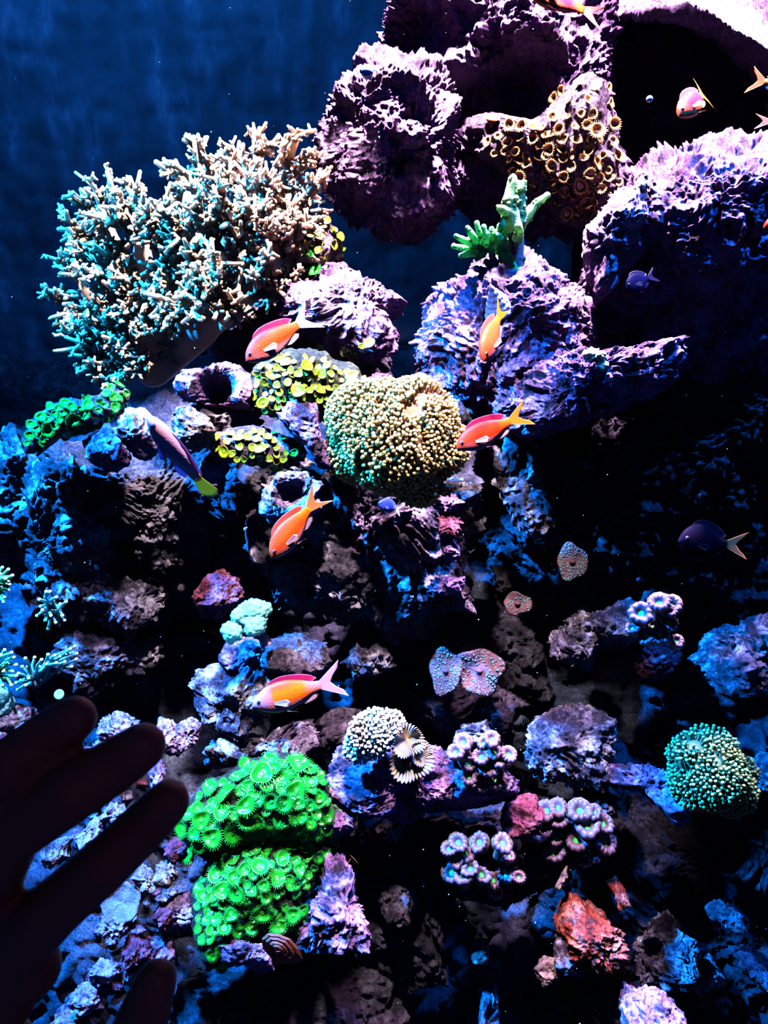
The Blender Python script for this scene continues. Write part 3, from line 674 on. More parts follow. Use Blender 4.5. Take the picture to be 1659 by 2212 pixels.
# ------------------------------------------------------------------ candy cane corals
M['cc'] = radial('candy_flesh', [(0, (.06, .9, .15)), (.18, (.05, .7, .10)), (.28, (.09, .065, .07)), (.45, (.155, .09, .13)), (1.0, (.17, .095, .14))], .45)
M['ccs'] = plain('candy_stalk', (.28, .18, .16), .7, (.15, .09, .08), 120)
fleshy(M['cc'], .25)
def candy_mesh(seed):
    r = random.Random(seed); k = r.randint(9, 13); a = r.uniform(.65, .95); tri = r.uniform(0, .12); ph = r.uniform(0, 6)
    rf = lambda q, rr, i: (1 + .045 * math.cos(k * q) * min(1, rr * 1.4)) * (1 + tri * math.cos(3 * q + ph)) / math.sqrt(math.cos(q) ** 2 + (math.sin(q) / a) ** 2)
    zf = lambda q, rr, i: .05 * math.cos(k * q) * rr
    m = MB()
    m.lathe([(.42, -2.2), (.45, -1.2), (.60, -.6)], 64, 1, lambda q, rr, i: rf(q, .3, 0))
    m.lathe([(.60, -.6), (.92, -.3), (1.03, .0), (1.0, .2), (.84, .36), (.64, .36), (.46, .22), (.34, .05), (.2, -.03), (0.0, -.05)], 64, 0, rf, zf)
    return m.mesh('candy_head', [M['cc'], M['ccs']])
CM = [candy_mesh(70 + i) for i in range(6)]
def candy(label, keys, heads, rnd, fwd=.035, Y=1.0):
    heads = [(x, y, r * 1.32) for x, y, r in heads]
    ls = []
    for (x, y, r) in heads:
        h = hit(keys, x, y)
        l = h[0] if h is not None else P(x, y, Y)
        ls.append(l)
    ym = np.median([l[1] for l in ls])
    c = P(np.mean([h[0] for h in heads]), np.mean([h[1] for h in heads]), ym)
    r_ = root('candy_cane_coral', c, label, 'coral')
    for (x, y, r) in heads:
        off = ((x - np.mean([h[0] for h in heads])) / 100, (y - np.mean([h[1] for h in heads])) / 100)
        l = P(x, y, ym - fwd + .02 * off[1] ** 2 + rnd.uniform(-.008, .008))
        pr = r * mpp(x, y, l[1])
        d = unit(unit(-l) * .75 + np.array([off[0] * .5, 0, .55 - off[1] * .35]) + np.array([rnd.uniform(-.2, .2) for _ in range(3)]))
        o = link('polyp_head', rnd.choice(CM), r_); o.location = Vector((l - c).tolist()); o.rotation_mode = 'QUATERNION'
        o.rotation_quaternion = Vector(d.tolist()).to_track_quat('Z', 'Y') @ Quaternion((0, 0, 1), rnd.uniform(0, 6.28)); o.scale = (pr, pr, pr)
    m = MB()
    for (x, y, r) in heads: m.ball(P(x, y, ym - fwd + .03), r * 1.0 * mpp(x, y, ym), sub=2)
    m.part('skeleton_base', M['ccs'], r_)
    return r_
candy('lilac candy cane coral cluster on the right end of the pink and blue shelf', ['shelf', 'candybase'],
      [(1000, 1604, 17), (1062, 1597, 15), (1045, 1605, 12), (984, 1625, 15), (1068, 1625, 14), (1040, 1635, 16), (1012, 1650, 16), (1052, 1657, 20), (1085, 1640, 18), (1098, 1630, 15), (1000, 1685, 16), (1036, 1692, 17), (1012, 1678, 15), (1072, 1684, 19), (1092, 1690, 14)], rz)
candy('brownish lilac candy cane coral cluster above the craggy red rock', ['candybase', 'rwall'],
      [(1180, 1752, 19), (1205, 1745, 17), (1205, 1772, 15), (1225, 1762, 15), (1252, 1752, 22), (1283, 1755, 15), (1160, 1790, 24), (1140, 1800, 14), (1176, 1785, 18), (1268, 1785, 22), (1302, 1780, 18), (1203, 1812, 13), (1245, 1815, 21), (1305, 1820, 21), (1198, 1842, 20), (1275, 1840, 19), (1262, 1855, 15), (1155, 1850, 14)], rz)
candy('shaded blue brown candy cane coral under the shelf left of the rusty stones', ['candybase'],
      [(970, 1834, 14), (990, 1820, 17), (1005, 1845, 17), (986, 1855, 16), (1035, 1820, 18), (1085, 1822, 18), (975, 1885, 17), (1000, 1890, 18), (1016, 1877, 16), (1040, 1890, 17), (1066, 1902, 14), (1100, 1850, 11), (1090, 1890, 15), (1070, 1925, 13), (1120, 1895, 12)], rz, .10)
candy('pink candy cane coral with green centres standing on the ridge at right centre', ['rblue', 'rcandy'],
      [(1385, 1325, 20), (1424, 1303, 19), (1452, 1305, 17), (1445, 1320, 14), (1444, 1345, 16), (1366, 1358, 12), (1410, 1352, 12), (1398, 1375, 16), (1425, 1372, 17), (1462, 1385, 12)], rz)
# ------------------------------------------------------------------ beaded corals
def bead_coral(name, label, lumps, bead, nclust, spacing, mats, seed, base_mat, long=2.6, cut=None, gaps=0):
    """lumps: (px, py, Y, radius px); beads on short stalks all over the camera side and top, split in clusters"""
    r = random.Random(seed); S = []
    for (x, y, Y, rp) in lumps: S.append((P(x, y, Y), rp * mpp(x, y, Y)))
    k = mpp(lumps[0][0], lumps[0][1], lumps[0][2])
    pts = []
    cell = {}
    sp = spacing * k
    for _ in range(nclust * 900):
        c, R = S[r.randrange(len(S))] if len(S) > 1 else S[0]
        d = unit([r.gauss(0, 1) for _ in range(3)])
        if d[1] > .55: continue
        p = c + d * R * r.uniform(.93, 1.05)
        if any(np.linalg.norm(p - c2) < R2 * .9 for c2, R2 in S if c2 is not c): continue
        kx = tuple(np.floor(p / sp).astype(int)); ok = True
        for a in (-1, 0, 1):
            for b in (-1, 0, 1):
                for e in (-1, 0, 1):
                    for q in cell.get((kx[0] + a, kx[1] + b, kx[2] + e), ()):
                        if np.linalg.norm(p - q) < sp: ok = False
        if ok: cell.setdefault(kx, []).append(p); pts.append((p, d))
        if len(pts) > nclust * 60: break
    P3 = np.array([p for p, d in pts])
    if gaps:
        g = fbm(P3 * gaps, 2, seed); keep = g > -.45
        pts = [p for p, q in zip(pts, keep) if q]; P3 = P3[keep]
    ctr = P3[np.random.default_rng(seed).choice(len(P3), nclust, replace=False)]
    for _ in range(6):
        lab = np.argmin(((P3[:, None] - ctr[None]) ** 2).sum(-1), 1)
        ctr = np.array([P3[lab == i].mean(0) if (lab == i).any() else ctr[i] for i in range(nclust)])
    c0 = np.mean([c for c, R in S], 0)
    r_ = root(name, c0, label, 'coral')
    V, F = ico(4); m = MB()
    for c, R in S: m.add(c + V * R * .84, F.tolist())
    m.part('fleshy_base', base_mat, r_)
    br = bead * k
    for i in range(nclust):
        m = MB()
        cc = ctr[i]
        for j in np.nonzero(lab == i)[0]:
            p, d = pts[j]
            e = unit(d + unit(p - cc + d * .02) * .45 + np.array([0, 0, .15]) + np.array([r.uniform(-.3, .3) for _ in range(3)]))
            L = long * br * r.uniform(.7, 1.3)
            tip = p + e * L * .6
            m.tube([p - d * L, p, tip], [br * .8, br * .65, br * .5], 5, 0, False)
            m.ball(tip, br * r.uniform(.8, 1.15), 1, 2 if bead > 3.5 else 1)
        if m.v: m.part('polyp_cluster', mats, r_)
    return r_
M['fs'] = plain('frogspawn_stalk', (.45, .25, .09), .5, (.28, .14, .06), 60, sss=.2)
M['fb'] = plain('frogspawn_bead', (.80, .62, .22), .35, (.62, .50, .15), 30)
for q_ in ('fs', 'fb'): fleshy(M[q_], .45)
M['fg'] = plain('green_bead_tip', (.09, .28, .09), .35, (.24, .26, .06), 30)
M['fgs'] = plain('green_bead_stalk', (.05, .13, .05), .5)
M['wb'] = plain('white_bead', (.85, .90, .92), .4, (.7, .8, .8), 60)
M['wbs'] = plain('white_bead_stalk', (.62, .55, .46), .5)
bead_coral('frogspawn_coral', 'large round cream frogspawn coral covered in beads at the centre',
           [(855, 950, 1.14, 112), (790, 905, 1.16, 78), (900, 905, 1.14, 82), (945, 965, 1.15, 62), (770, 975, 1.17, 62), (905, 1030, 1.14, 58), (840, 885, 1.16, 60)],
           4.0, 60, 6.9, [M['fs'], M['fb']], 5, M['fs'], gaps=22)
bead_coral('bead_coral', 'dark green beaded coral alone near the right edge',
           [(1535, 1670, 1.02, 70), (1495, 1635, 1.03, 46), (1575, 1705, 1.02, 50), (1516, 1594, 1.05, 22), (1590, 1670, 1.05, 38), (1545, 1620, 1.04, 42), (1500, 1690, 1.02, 50)], 3.7, 46, 7.2, [M['fgs'], M['fg']], 6, M['fgs'], gaps=42)
bead_coral('bubble_coral', 'small white bubble coral on the shelf left of the striped anemone',
           [(800, 1588, .99, 44), (840, 1568, 1.0, 30), (775, 1615, .99, 28), (810, 1560, 1.0, 26)], 4.2, 20, 7.2, [M['wbs'], M['wb']], 8, M['wbs'], long=2)
# ------------------------------------------------------------------ cream leather coral
M['lc'] = plain('cream_leather', (.72, .52, .35), .55, (.54, .37, .24), 40, bumpd=.002)
M['lcs'] = plain('leather_stalk', (.52, .36, .28), .5, (.40, .27, .22), 25)
fleshy(M['lc'], .45); fleshy(M['lcs'], .3)
def leather():
    r = random.Random(12)
    foot = P(330, 800, 1.42)
    lobes = [(215, 450, 1.45), (300, 470, 1.36), (400, 410, 1.44), (480, 370, 1.42), (560, 345, 1.44), (640, 360, 1.43), (655, 430, 1.38), (590, 520, 1.36), (500, 470, 1.33), (390, 530, 1.33), (270, 560, 1.36),
             (170, 620, 1.42), (220, 700, 1.36), (330, 640, 1.32), (440, 620, 1.31), (240, 770, 1.36), (540, 590, 1.36), (290, 720, 1.32)]
    m = MB()
    mids = {}
    for (x, y, Y) in lobes:
        mx, my = (430, 690) if x > 380 and y < 620 else (330, 700)
        a = P(mx + (x - mx) * .25, my + (y - my) * .2, 1.44); Y = Y + .05
        pts = [foot, P(mx, my + 25, 1.41), a, (a + P(x, y, Y)) / 2 + np.array([0, 0, -.012]), P(x, y, Y)]
        m.tube(pts, [.034, .034, .030, .020, .012], 10)
        for p, q in zip(pts, [.034, .034, .030, .020]): m.ball(p, q, sub=3)
    # smooth folded underside that sweeps from the foot to the right end
    fold = [P(270, 780, 1.44), P(345, 762, 1.43), P(420, 722, 1.42), P(495, 665, 1.40), P(550, 605, 1.41), P(605, 535, 1.42), P(640, 475, 1.43)]
    m.tube(fold, [.022, .027, .028, .028, .028, .026, .014], 12)
    for p, q in zip(fold, [.022, .027, .028, .028, .028, .026, .014]): m.ball(p, q, sub=3)
    for a, b in zip(fold[1:-1], [(300, 700), (380, 620), (420, 560), (480, 500), (560, 430)]):
        e = P(*b, 1.43); m.tube([a, (a + e) / 2, e], [.026, .028, .026], 10)
    V, F = remeshed(m.v, m.f, .008, 10)
    r_ = root('leather_coral', foot, 'large cream branching leather coral spreading over the upper left', 'coral')
    part('fleshy_stalk', V, F, M['lcs'], r_)
    poly = [(108, 640), (150, 560), (122, 490), (150, 440), (185, 380), (235, 400), (255, 430), (310, 385), (350, 350), (405, 325), (440, 300), (500, 315), (560, 298), (620, 300), (665, 335), (700, 385), (695, 450), (650, 500), (660, 560), (650, 600), (590, 640), (540, 600), (500, 690), (420, 700), (380, 760), (300, 800), (200, 820), (190, 770), (140, 700)]
    bt = BVHTree.FromPolygons([tuple(v) for v in V.tolist()], F)
    seeds = [(160, 790), (230, 835), (290, 800), (340, 770), (180, 740), (260, 760), (390, 730), (215, 800), (105, 640), (190, 385), (370, 350), (433, 312), (560, 305), (620, 305), (690, 395), (690, 450), (640, 590), (600, 620), (520, 680), (200, 825), (150, 720), (125, 495), (130, 560), (240, 410), (300, 395), (660, 345), (670, 480), (500, 320)]
    pts = poisson(poly, 45, r, 9000, seeds)
    pts = pts[:100]
    for (x, y) in pts:
        cx, cy = 420 + (x - 420) * .45, 640 + (y - 640) * .35
        tip2 = np.array([x, y]); d2 = unit(np.array([x - cx, y - cy - 18]))
        edge = min(1, math.hypot((x - 400) / 300, (y - 540) / 260))
        Yt = 1.29 + .12 * edge ** 2 - (.03 if y > 640 else 0) + r.uniform(-.035, .03)
        tip = P(x, y, Yt)
        inner = P(x - d2[0] * 52, y - d2[1] * 52, Yt + .05)
        l, n, i, dd = bt.find_nearest(Vector(inner.tolist()))
        base = np.array(l)
        L = np.linalg.norm(tip - base)
        if L > .13: base = tip + (base - tip) * .13 / L; L = .13
        ax = unit(tip - base)
        m = MB(); rb = .0062 * r.uniform(.85, 1.2)
        bend = np.array([r.uniform(-.3, .3), r.uniform(-.3, .1), r.uniform(0, .3)]) * L * .25
        path = [base - ax * .01, base + ax * L * .3 + bend * .6, base + ax * L * .65 + bend, tip]
        m.tube(path, [rb * 1.3, rb, rb * .8, rb * .55], 7)
        sides = [ax]
        for _ in range(2):
            a2 = unit(ax + unit([r.gauss(0, 1), r.gauss(-.3, .6), r.gauss(.1, 1)]) * .75); sides.append(a2)
            m.tube([base + ax * L * .3, base + ax * L * .3 + a2 * L * .35, base + ax * L * .3 + a2 * L * .72], [rb, rb * .8, rb * .55], 6)
        for k in range(r.randint(22, 28)):
            t = r.uniform(.12, 1.0)
            w_ = r.randrange(3)
            s = base + ax * L * t + bend * math.sin(t * math.pi) if w_ == 0 else base + ax * L * .3 + sides[w_] * L * .72 * t
            rd = unit(ax * r.uniform(.35, 1.0) + unit([r.gauss(0, 1), r.gauss(-.25, .8), r.gauss(.15, 1)]) * .95)
            fl = r.uniform(.018, .036) * (1.1 - .3 * t)
            fr = .0031 * r.uniform(.85, 1.25)
            cv = unit([r.gauss(0, 1), r.gauss(0, 1), r.gauss(.6, 1)]) * fl * .22
            q = [s, s + rd * fl * .5 + cv * .4, s + rd * fl + cv]
            m.tube(q, [fr * 1.25, fr * 1.05, fr * .9], 6)
            for _ in range(r.randint(2, 4)):
                u = r.uniform(.2, .95); b0 = s + rd * fl * u + cv * u * u
                nd = unit(rd * .4 + unit([r.gauss(0, 1) for _ in range(3)]))
                m.tube([b0, b0 + nd * fr * r.uniform(2, 3.6)], [fr * .75, fr * .6], 5)
        m.part('branch', M['lc'], r_)
leather()
# ------------------------------------------------------------------ green antler coral
M['ant'] = plain('antler_green', (.16, .85, .28), .6, (.06, .52, .16), 60, bumpd=.002)
M['antp'] = plain('antler_pale', (.50, .90, .34), .6, (.20, .66, .20), 70, bumpd=.002)
M['anb'] = plain('antler_base', (.42, .28, .32), .7, (.22, .15, .17), 60, bumpd=.003)
fleshy(M['ant'], .4); fleshy(M['antp'], .4)
def antler():
    r = random.Random(4); Y = 1.33
    c = P(1105, 590, Y)
    r_ = root('antler_coral', c, 'bright green antler shaped coral standing on the domed pink rock', 'coral')
    def limb(nm, pts, rad, mats, nub=44):
        m = MB(); k = mpp(1100, 500, Y)
        w = [P(x, y, yy) for x, y, yy in pts]
        fine = []; fr = []
        for i in range(len(w) - 1):
            for t in np.linspace(0, 1, 5, endpoint=(i == len(w) - 2)):
                fine.append(w[i] * (1 - t) + w[i + 1] * t); fr.append((rad[i] * (1 - t) + rad[i + 1] * t) * k * r.uniform(.9, 1.12))
        m.tube(fine, fr, 10); m.ball(fine[-1], fr[-1], 0, 2)
        for _ in range(nub):
            j = r.randrange(len(fine)); d = unit([r.gauss(0, 1) for _ in range(3)])
            m.ball(fine[j] + d * fr[j] * .85, fr[j] * r.uniform(.28, .5), 0, 2)
        m.part(nm, mats, r_)
    limb('trunk', [(1118, 590, Y), (1116, 540, Y), (1112, 490, Y), (1108, 450, Y)], [17, 16, 17, 18], M['anb'], 10)
    limb('branch', [(1112, 500, Y - .02), (1100, 450, Y - .02), (1102, 420, Y - .02), (1108, 386, Y - .02)], [18, 17, 13, 10], M['antp'])
    limb('branch', [(1120, 480, Y - .01), (1125, 450, Y - .01), (1126, 415, Y - .01), (1128, 400, Y - .01)], [14, 11, 10, 9], M['antp'])
    limb('branch', [(1118, 490, Y), (1138, 465, Y), (1158, 440, Y), (1182, 422, Y)], [14, 12, 9, 7], M['antp'])
    limb('branch', [(1104, 460, Y - .02), (1090, 456, Y - .03), (1080, 450, Y - .04)], [13, 10, 8], M['antp'], 10)
    limb('branch', [(1118, 515, Y - .02), (1122, 498, Y - .035), (1118, 488, Y - .05)], [12, 9, 7], M['antp'], 10)
    limb('branch', [(1110, 590, Y - .01), (1092, 560, Y - .01), (1085, 530, Y - .01), (1082, 490, Y - .01)], [14, 14, 12, 9], M['ant'])
    limb('branch', [(1085, 535, Y), (1070, 540, Y), (1050, 535, Y - .01), (1030, 535, Y - .01)], [12, 11, 10, 9], M['ant'])
    for (x0, y0, x1, y1) in [(1035, 535, 985, 510), (1030, 530, 1010, 492), (1040, 530, 1030, 482), (1050, 530, 1045, 490), (1058, 528, 1062, 495), (1030, 540, 980, 532), (1028, 545, 995, 552), (1060, 540, 1072, 500), (1045, 540, 1015, 515), (1080, 500, 1085, 478), (1084, 520, 1070, 505), (1045, 545, 1030, 560)]:
        yy = Y - .015 - r.uniform(0, .03)
        limb('branchlet', [(x0, y0, Y - .01), ((x0 + x1) / 2 + r.uniform(-3, 3), (y0 + y1) / 2, yy), (x1, y1, yy)], [9, 7.5, 5.5], M['ant'], 14)
    for (x0, y0, x1, y1) in [(1075, 585, 1050, 565), (1060, 590, 1028, 580), (1070, 575, 1062, 550)]:
        limb('dead_branch', [(x0, y0, Y), (x1, y1, Y - .01)], [10, 7], M['anb'], 6)
    limb('encrusting_foot', [(1100, 592, Y - .01), (1130, 588, Y - .01), (1155, 578, Y - .01)], [12, 13, 8], M['antp'], 24)
antler()
def knob(label, pts, mat, stalk, Y, name='coral_knob', seed=0, foot=None):
    """cauliflower heads: one part each, knobbly all over"""
    x0, y0 = np.mean([p[0] for p in pts]), max(p[1] for p in pts)
    r_ = root(name, P(x0, y0, Y), label, 'coral')
    for i, (x, y, rx, ry) in enumerate(pts):
        V, F = ico(6); k = mpp(x, y, Y); c = P(x, y, Y - .012 * (i % 3))
        p = c + V * np.array([rx * k, min(rx, ry) * k, ry * k])
        d = (.62 - worley(p * 150, seed + i)) * .0042 + fbm(p * 45, 2, seed + i) * .004
        part('head', p + V * d[:, None], F, mat, r_)
    if foot:
        m = MB(); m.tube([P(x, y, Y + .01) for x, y in foot], [.010] + [.007] * (len(foot) - 1), 8); m.part('stalk', stalk, r_)
    return r_
M['mint'] = plain('mint_coral', (.42, .92, .72), .6, (.25, .70, .55), 160, bumpd=.002)
M['minta'] = plain('mint_stalk', (.55, .35, .45), .6)
M['crm'] = plain('cream_knob', (.75, .68, .42), .6, (.5, .42, .24), 120, bumpd=.002)
knob('mint green cauliflower coral of rounded heads below the small pink topped rock', [(545, 1320, 35, 27), (548, 1345, 30, 27), (504, 1367, 21, 24), (568, 1315, 15, 16), (520, 1330, 20, 16)], M['mint'], M['minta'], 1.08, 'cauliflower_coral', 3,
     [(575, 1390), (566, 1370), (548, 1355)])
knob('small cream knobbly coral on the long lavender ledge', [(1255, 775, 14, 13), (1275, 768, 14, 12), (1295, 770, 14, 12), (1308, 778, 10, 10), (1265, 790, 14, 9), (1300, 790, 12, 9), (1318, 797, 6, 5), (1243, 782, 8, 7)], M['crm'], M['crm'], 1.19, 'knob_coral', 5)
knob('small teal lumpy coral at the left edge under the torch corals', [(5, 1520, 26, 24), (-8, 1500, 20, 20)], M['mint'], M['minta'], 1.02, 'knob_coral', 9)
# ------------------------------------------------------------------ torch corals at left
M['to'] = plain('torch_tentacle', (.12, .50, .42), .4, (.08, .40, .40), 30)
M['tog'] = plain('torch_tentacle_green', (.22, .75, .25), .4, (.12, .6, .25), 30)
M['tip'] = plain('torch_tip', (.75, 1, .65), .3)
M['tb'] = plain('torch_base', (.10, .20, .20), .6)
for q_ in ('to', 'tog', 'tip', 'mint'): fleshy(M[q_], .3)
def torch(label, foot, tips, mat, Y, seed):
    r = random.Random(seed); r_ = root('torch_coral', P(*foot, Y), label, 'coral')
    m = MB(); m.ball(P(*foot, Y), 20 * mpp(*foot, Y), sub=3, sc=(1, 1, .8)); m.part('base', M['tb'], r_)
    k = mpp(*foot, Y)
    for (x, y) in tips:
        b = P(foot[0] + (x - foot[0]) * .25 + r.uniform(-6, 6), foot[1] + (y - foot[1]) * .2 + r.uniform(-5, 5), Y - .01)
        t = P(x, y, Y - r.uniform(.0, .06))
        mid = (b + t) / 2 + np.array([r.uniform(-1, 1), r.uniform(-1, 1), 1]) * np.linalg.norm(t - b) * .10
        m = MB(); m.tube([b, (b + mid) / 2, mid, (mid + t) / 2, t], [k * 4.2, k * 3.8, k * 3.4, k * 3.1, k * 2.8], 6, 0)
        m.ball(t, k * 3.9, 1, 2)
        m.part('tentacle', [mat, M['tip']], r_)
rt = random.Random(21)
torch('short teal torch coral with pale tips below the left rock column', (112, 1320), [(100, 1278), (108, 1278), (122, 1290), (85, 1295), (92, 1318), (80, 1330), (105, 1312), (118, 1320), (130, 1305), (143, 1300), (135, 1330), (104, 1358), (120, 1345), (98, 1340), (128, 1350), (140, 1340), (110, 1330), (115, 1300), (88, 1310)], M['to'], 1.10, 1)
torch('bright green torch coral cut by the left edge, upper of two', (-20, 1270), [(5, 1226), (18, 1230), (24, 1245), (27, 1243), (22, 1262), (18, 1275), (10, 1290), (12, 1250), (5, 1268), (0, 1240), (8, 1300), (20, 1255), (-10, 1230)], M['tog'], 1.10, 2)
torch('bright green torch coral cut by the left edge, lower of two', (-15, 1460), [(10, 1404), (25, 1410), (30, 1420), (35, 1436), (28, 1450), (20, 1470), (12, 1490), (35, 1460), (2, 1415), (18, 1432), (8, 1450), (25, 1480), (5, 1480), (-8, 1405)], M['tog'], 1.06, 3)
torch('spreading teal torch coral right of the green ones at the left edge', (75, 1470),
      [(162, 1396), (152, 1402), (166, 1412), (165, 1424), (145, 1412), (130, 1418), (118, 1416), (104, 1414), (90, 1425), (75, 1420), (55, 1422), (48, 1440), (40, 1455), (60, 1440), (85, 1440), (100, 1435), (122, 1432), (140, 1430), (155, 1440), (110, 1455), (62, 1465), (45, 1470), (38, 1490), (56, 1480), (66, 1478), (130, 1450), (35, 1475)], M['to'], 1.08, 4)
# ------------------------------------------------------------------ single curiosities
M['ear'] = plain('mushroom_flesh', (.11, .04, .04), .55, (.05, .022, .03), 60, bumpd=.003)
M['earw'] = plain('mushroom_bumps', (.07, .24, .26), .5, (.08, .07, .10), 90)
def mushroom(label, cx, cy, rx, ry, Y, seed, fold=.2, nb=120, bm='earw', mat='ear', tilt=(0, -.5, .6), name='mushroom_coral', parts=1):
    r = random.Random(seed); c = P(cx, cy, Y); k = mpp(cx, cy, Y)
    d = unit(unit(-c) * .8 + np.array(tilt) * .6)
    rot = np.array(Vector(d.tolist()).to_track_quat('Z', 'Y').to_matrix())
    r_ = root(name, c, label, 'coral')
    m = MB(); ph = r.uniform(0, 6)
    rf = lambda q, rr, i: 1 + .08 * math.sin(3 * q + ph) + .06 * math.sin(5 * q - ph)
    zf = lambda q, rr, i: fold * rr ** 2 * math.cos(3 * q + ph) + .03 * math.sin(24 * q) * rr
    prof = [(.2, -.8), (.3, -.3), (.7, -.12), (1.0, -.02), (1.02, .03), (.9, .06), (.7, .02), (.5, -.02), (.3, -.06), (.12, .0), (.05, .06), (0, .06)]
    m.lathe(prof, 72, 0, rf, zf)
    V = (np.array(m.v) * [rx * k, ry * k, (rx + ry) / 2 * k]) @ rot.T + c
    part('disc', V, m.f, M[mat], r_)
    b = MB()
    for _ in range(nb):
        q = r.uniform(0, 6.28); u = math.sqrt(r.uniform(.1, .95))
        z = np.interp(u, [0, .3, .5, .7, .9, 1], [.06, -.06, -.02, .02, .06, .03]) + zf(q, u, 0)
        p = (np.array([u * rf(q, u, 0) * math.cos(q), u * rf(q, u, 0) * math.sin(q), z + .01]) * [rx * k, ry * k, (rx + ry) / 2 * k]) @ rot.T + c
        b.ball(p, k * r.uniform(1.3, 2.6), 0, 1)
    b.part('warts', M[bm], r_)
    q = MB(); q.ball(c - d * .0 + d * k * 3, k * 5, sub=3, sc=(1.3, 1, .8)); q.part('mouth', M[mat], r_)
    return r_
mushroom('brown elephant ear mushroom coral with a dark hollow, left one of the touching pair', 962, 1450, 34, 50, 1.14, 1, .16, 160)
mushroom('teal dotted elephant ear mushroom coral, right one of the touching pair', 1035, 1450, 52, 50, 1.15, 2, .25, 220)
mushroom('single pale blue mushroom coral alone in the dark at right of centre', 1236, 1214, 32, 40, 1.22, 3, .12, 200)
mushroom('dim ghostly mushroom coral left below the pale blue one', 1118, 1304, 30, 24, 1.22, 4, .2, 50)
M['psp'] = plain('orange_plate', (.62, .16, .09), .7, (.45, .10, .06), 90, bumpd=.002)
def plate(label):
    c = P(608, 2050, .80); r_ = root('plate_sponge', c, label, 'sponge'); k = mpp(608, 2050, .80)
    for nm, s, off in (('plate', 1, 0), ('upper_tier', .72, 1), ('inner_tier', .45, 2)):
        out = [(-44, -22), (-30, -34), (-5, -32), (20, -22), (40, 0), (48, 18), (40, 30), (10, 33), (-20, 36), (-22, 20), (-40, 0)]
        ring = 60; v = []; f = []
        pts = []
        for i in range(ring):
            t = i / ring * len(out); a = out[int(t) % len(out)]; b = out[(int(t) + 1) % len(out)]; u = t % 1; pts.append(np.array(a) * (1 - u) + np.array(b) * u)
        cx = np.array([-16 + off * 3, -8 + off * 4.])
        for z in (0, 1):
            for q in np.linspace(.02, 1, 9):
                for p in pts:
                    p2 = cx + (p - cx) * q * s
                    dep = -.004 * z - off * .005 + .010 * q ** 2 * (0 if z else 1) + .002 * math.sin(q * 20) - .006 * (1 - q)
                    v.append(P(608 + p2[0], 2050 + p2[1], .80 + dep + .0003 * p2[1] * .0))
        for z in (0, 1):
            for j in range(8):
                for i in range(ring):
                    a = z * 9 * ring + j * ring
                    f.append((a + i, a + (i + 1) % ring, a + ring + (i + 1) % ring, a + ring + i))
        a = 8 * ring; b = 9 * ring + 8 * ring
        for i in range(ring): f.append((a + i, a + (i + 1) % ring, b + (i + 1) % ring, b + i))
        part(nm, np.array(v), f, M['psp'], r_)
plate('orange brown layered plate sponge shaped like a shell below the green polyps')
m_, nt_, b_ = new_mat('striped_flesh')
uv = nt_.nodes.new('ShaderNodeTexCoord'); sp_ = nt_.nodes.new('ShaderNodeSeparateXYZ'); at = nt_.nodes.new('ShaderNodeMath'); at.operation = 'ARCTAN2'
nt_.links.new(uv.outputs['Object'], sp_.inputs[0]); nt_.links.new(sp_.outputs[1], at.inputs[0]); nt_.links.new(sp_.outputs[0], at.inputs[1])
ml = nt_.nodes.new('ShaderNodeMath'); ml.operation = 'MULTIPLY'; ml.inputs[1].default_value = 34; nt_.links.new(at.outputs[0], ml.inputs[0])
sn = nt_.nodes.new('ShaderNodeMath'); sn.operation = 'SINE'; nt_.links.new(ml.outputs[0], sn.inputs[0])
ad = nt_.nodes.new('ShaderNodeMath'); ad.operation = 'MULTIPLY_ADD'; ad.inputs[1].default_value = .5; ad.inputs[2].default_value = .5; nt_.links.new(sn.outputs[0], ad.inputs[0])
nt_.links.new(ramp(nt_, ad.outputs[0], [(.35, (.03, .03, .05)), (.6, (.30, .24, .22)), (.85, (.80, .50, .18))]), b_.inputs['Base Color']); b_.inputs['Roughness'].default_value = .5
M['stripe'] = m_
def striped():
    Y = .98; c = P(880, 1650, Y); k = mpp(880, 1640, Y)
    r_ = root('striped_anemone', c, 'dark ruffled anemone with golden radial stripes right of the white bubble coral', 'anemone')
    for nm, (x, y), R, d in (('lower_fan', (885, 1640), 46, (.1, -.8, .55)), ('upper_fan', (880, 1600), 34, (.25, -.75, .35)), ('side_fan', (905, 1625), 26, (.6, -.7, .3))):
        m = MB()
        rf = lambda q, rr, i: 1 + .06 * math.cos(34 * q) * min(1, rr * 1.2) + .10 * math.sin(3 * q + R)
        zf = lambda q, rr, i: .04 * math.cos(34 * q) * rr + .16 * math.cos(4 * q + R) * rr ** 2
        m.lathe([(.18, -.75), (.3, -.4), (.7, -.1), (1, .18), (1.03, .24), (.97, .24), (.7, .05), (.4, -.12), (.18, -.22), (0, -.25)], 204, 0, rf, zf)
        o = link(nm, m.mesh(nm, [M['stripe']]), r_); o.location = Vector((P(x, y, Y) - c).tolist()); o.scale = (R * k,) * 3
        o.rotation_mode = 'QUATERNION'; o.rotation_quaternion = Vector(d).to_track_quat('Z', 'Y')
    m = MB(); m.tube([P(868, 1690, Y + .03), P(878, 1660, Y + .01), P(885, 1635, Y)], [22 * k, 18 * k, 12 * k], 14); m.part('column', M['deep'], r_)
striped()
M['shell'] = plain('ridged_shell', (.42, .36, .50), .7, (.25, .22, .34), 110, bumpd=.003)
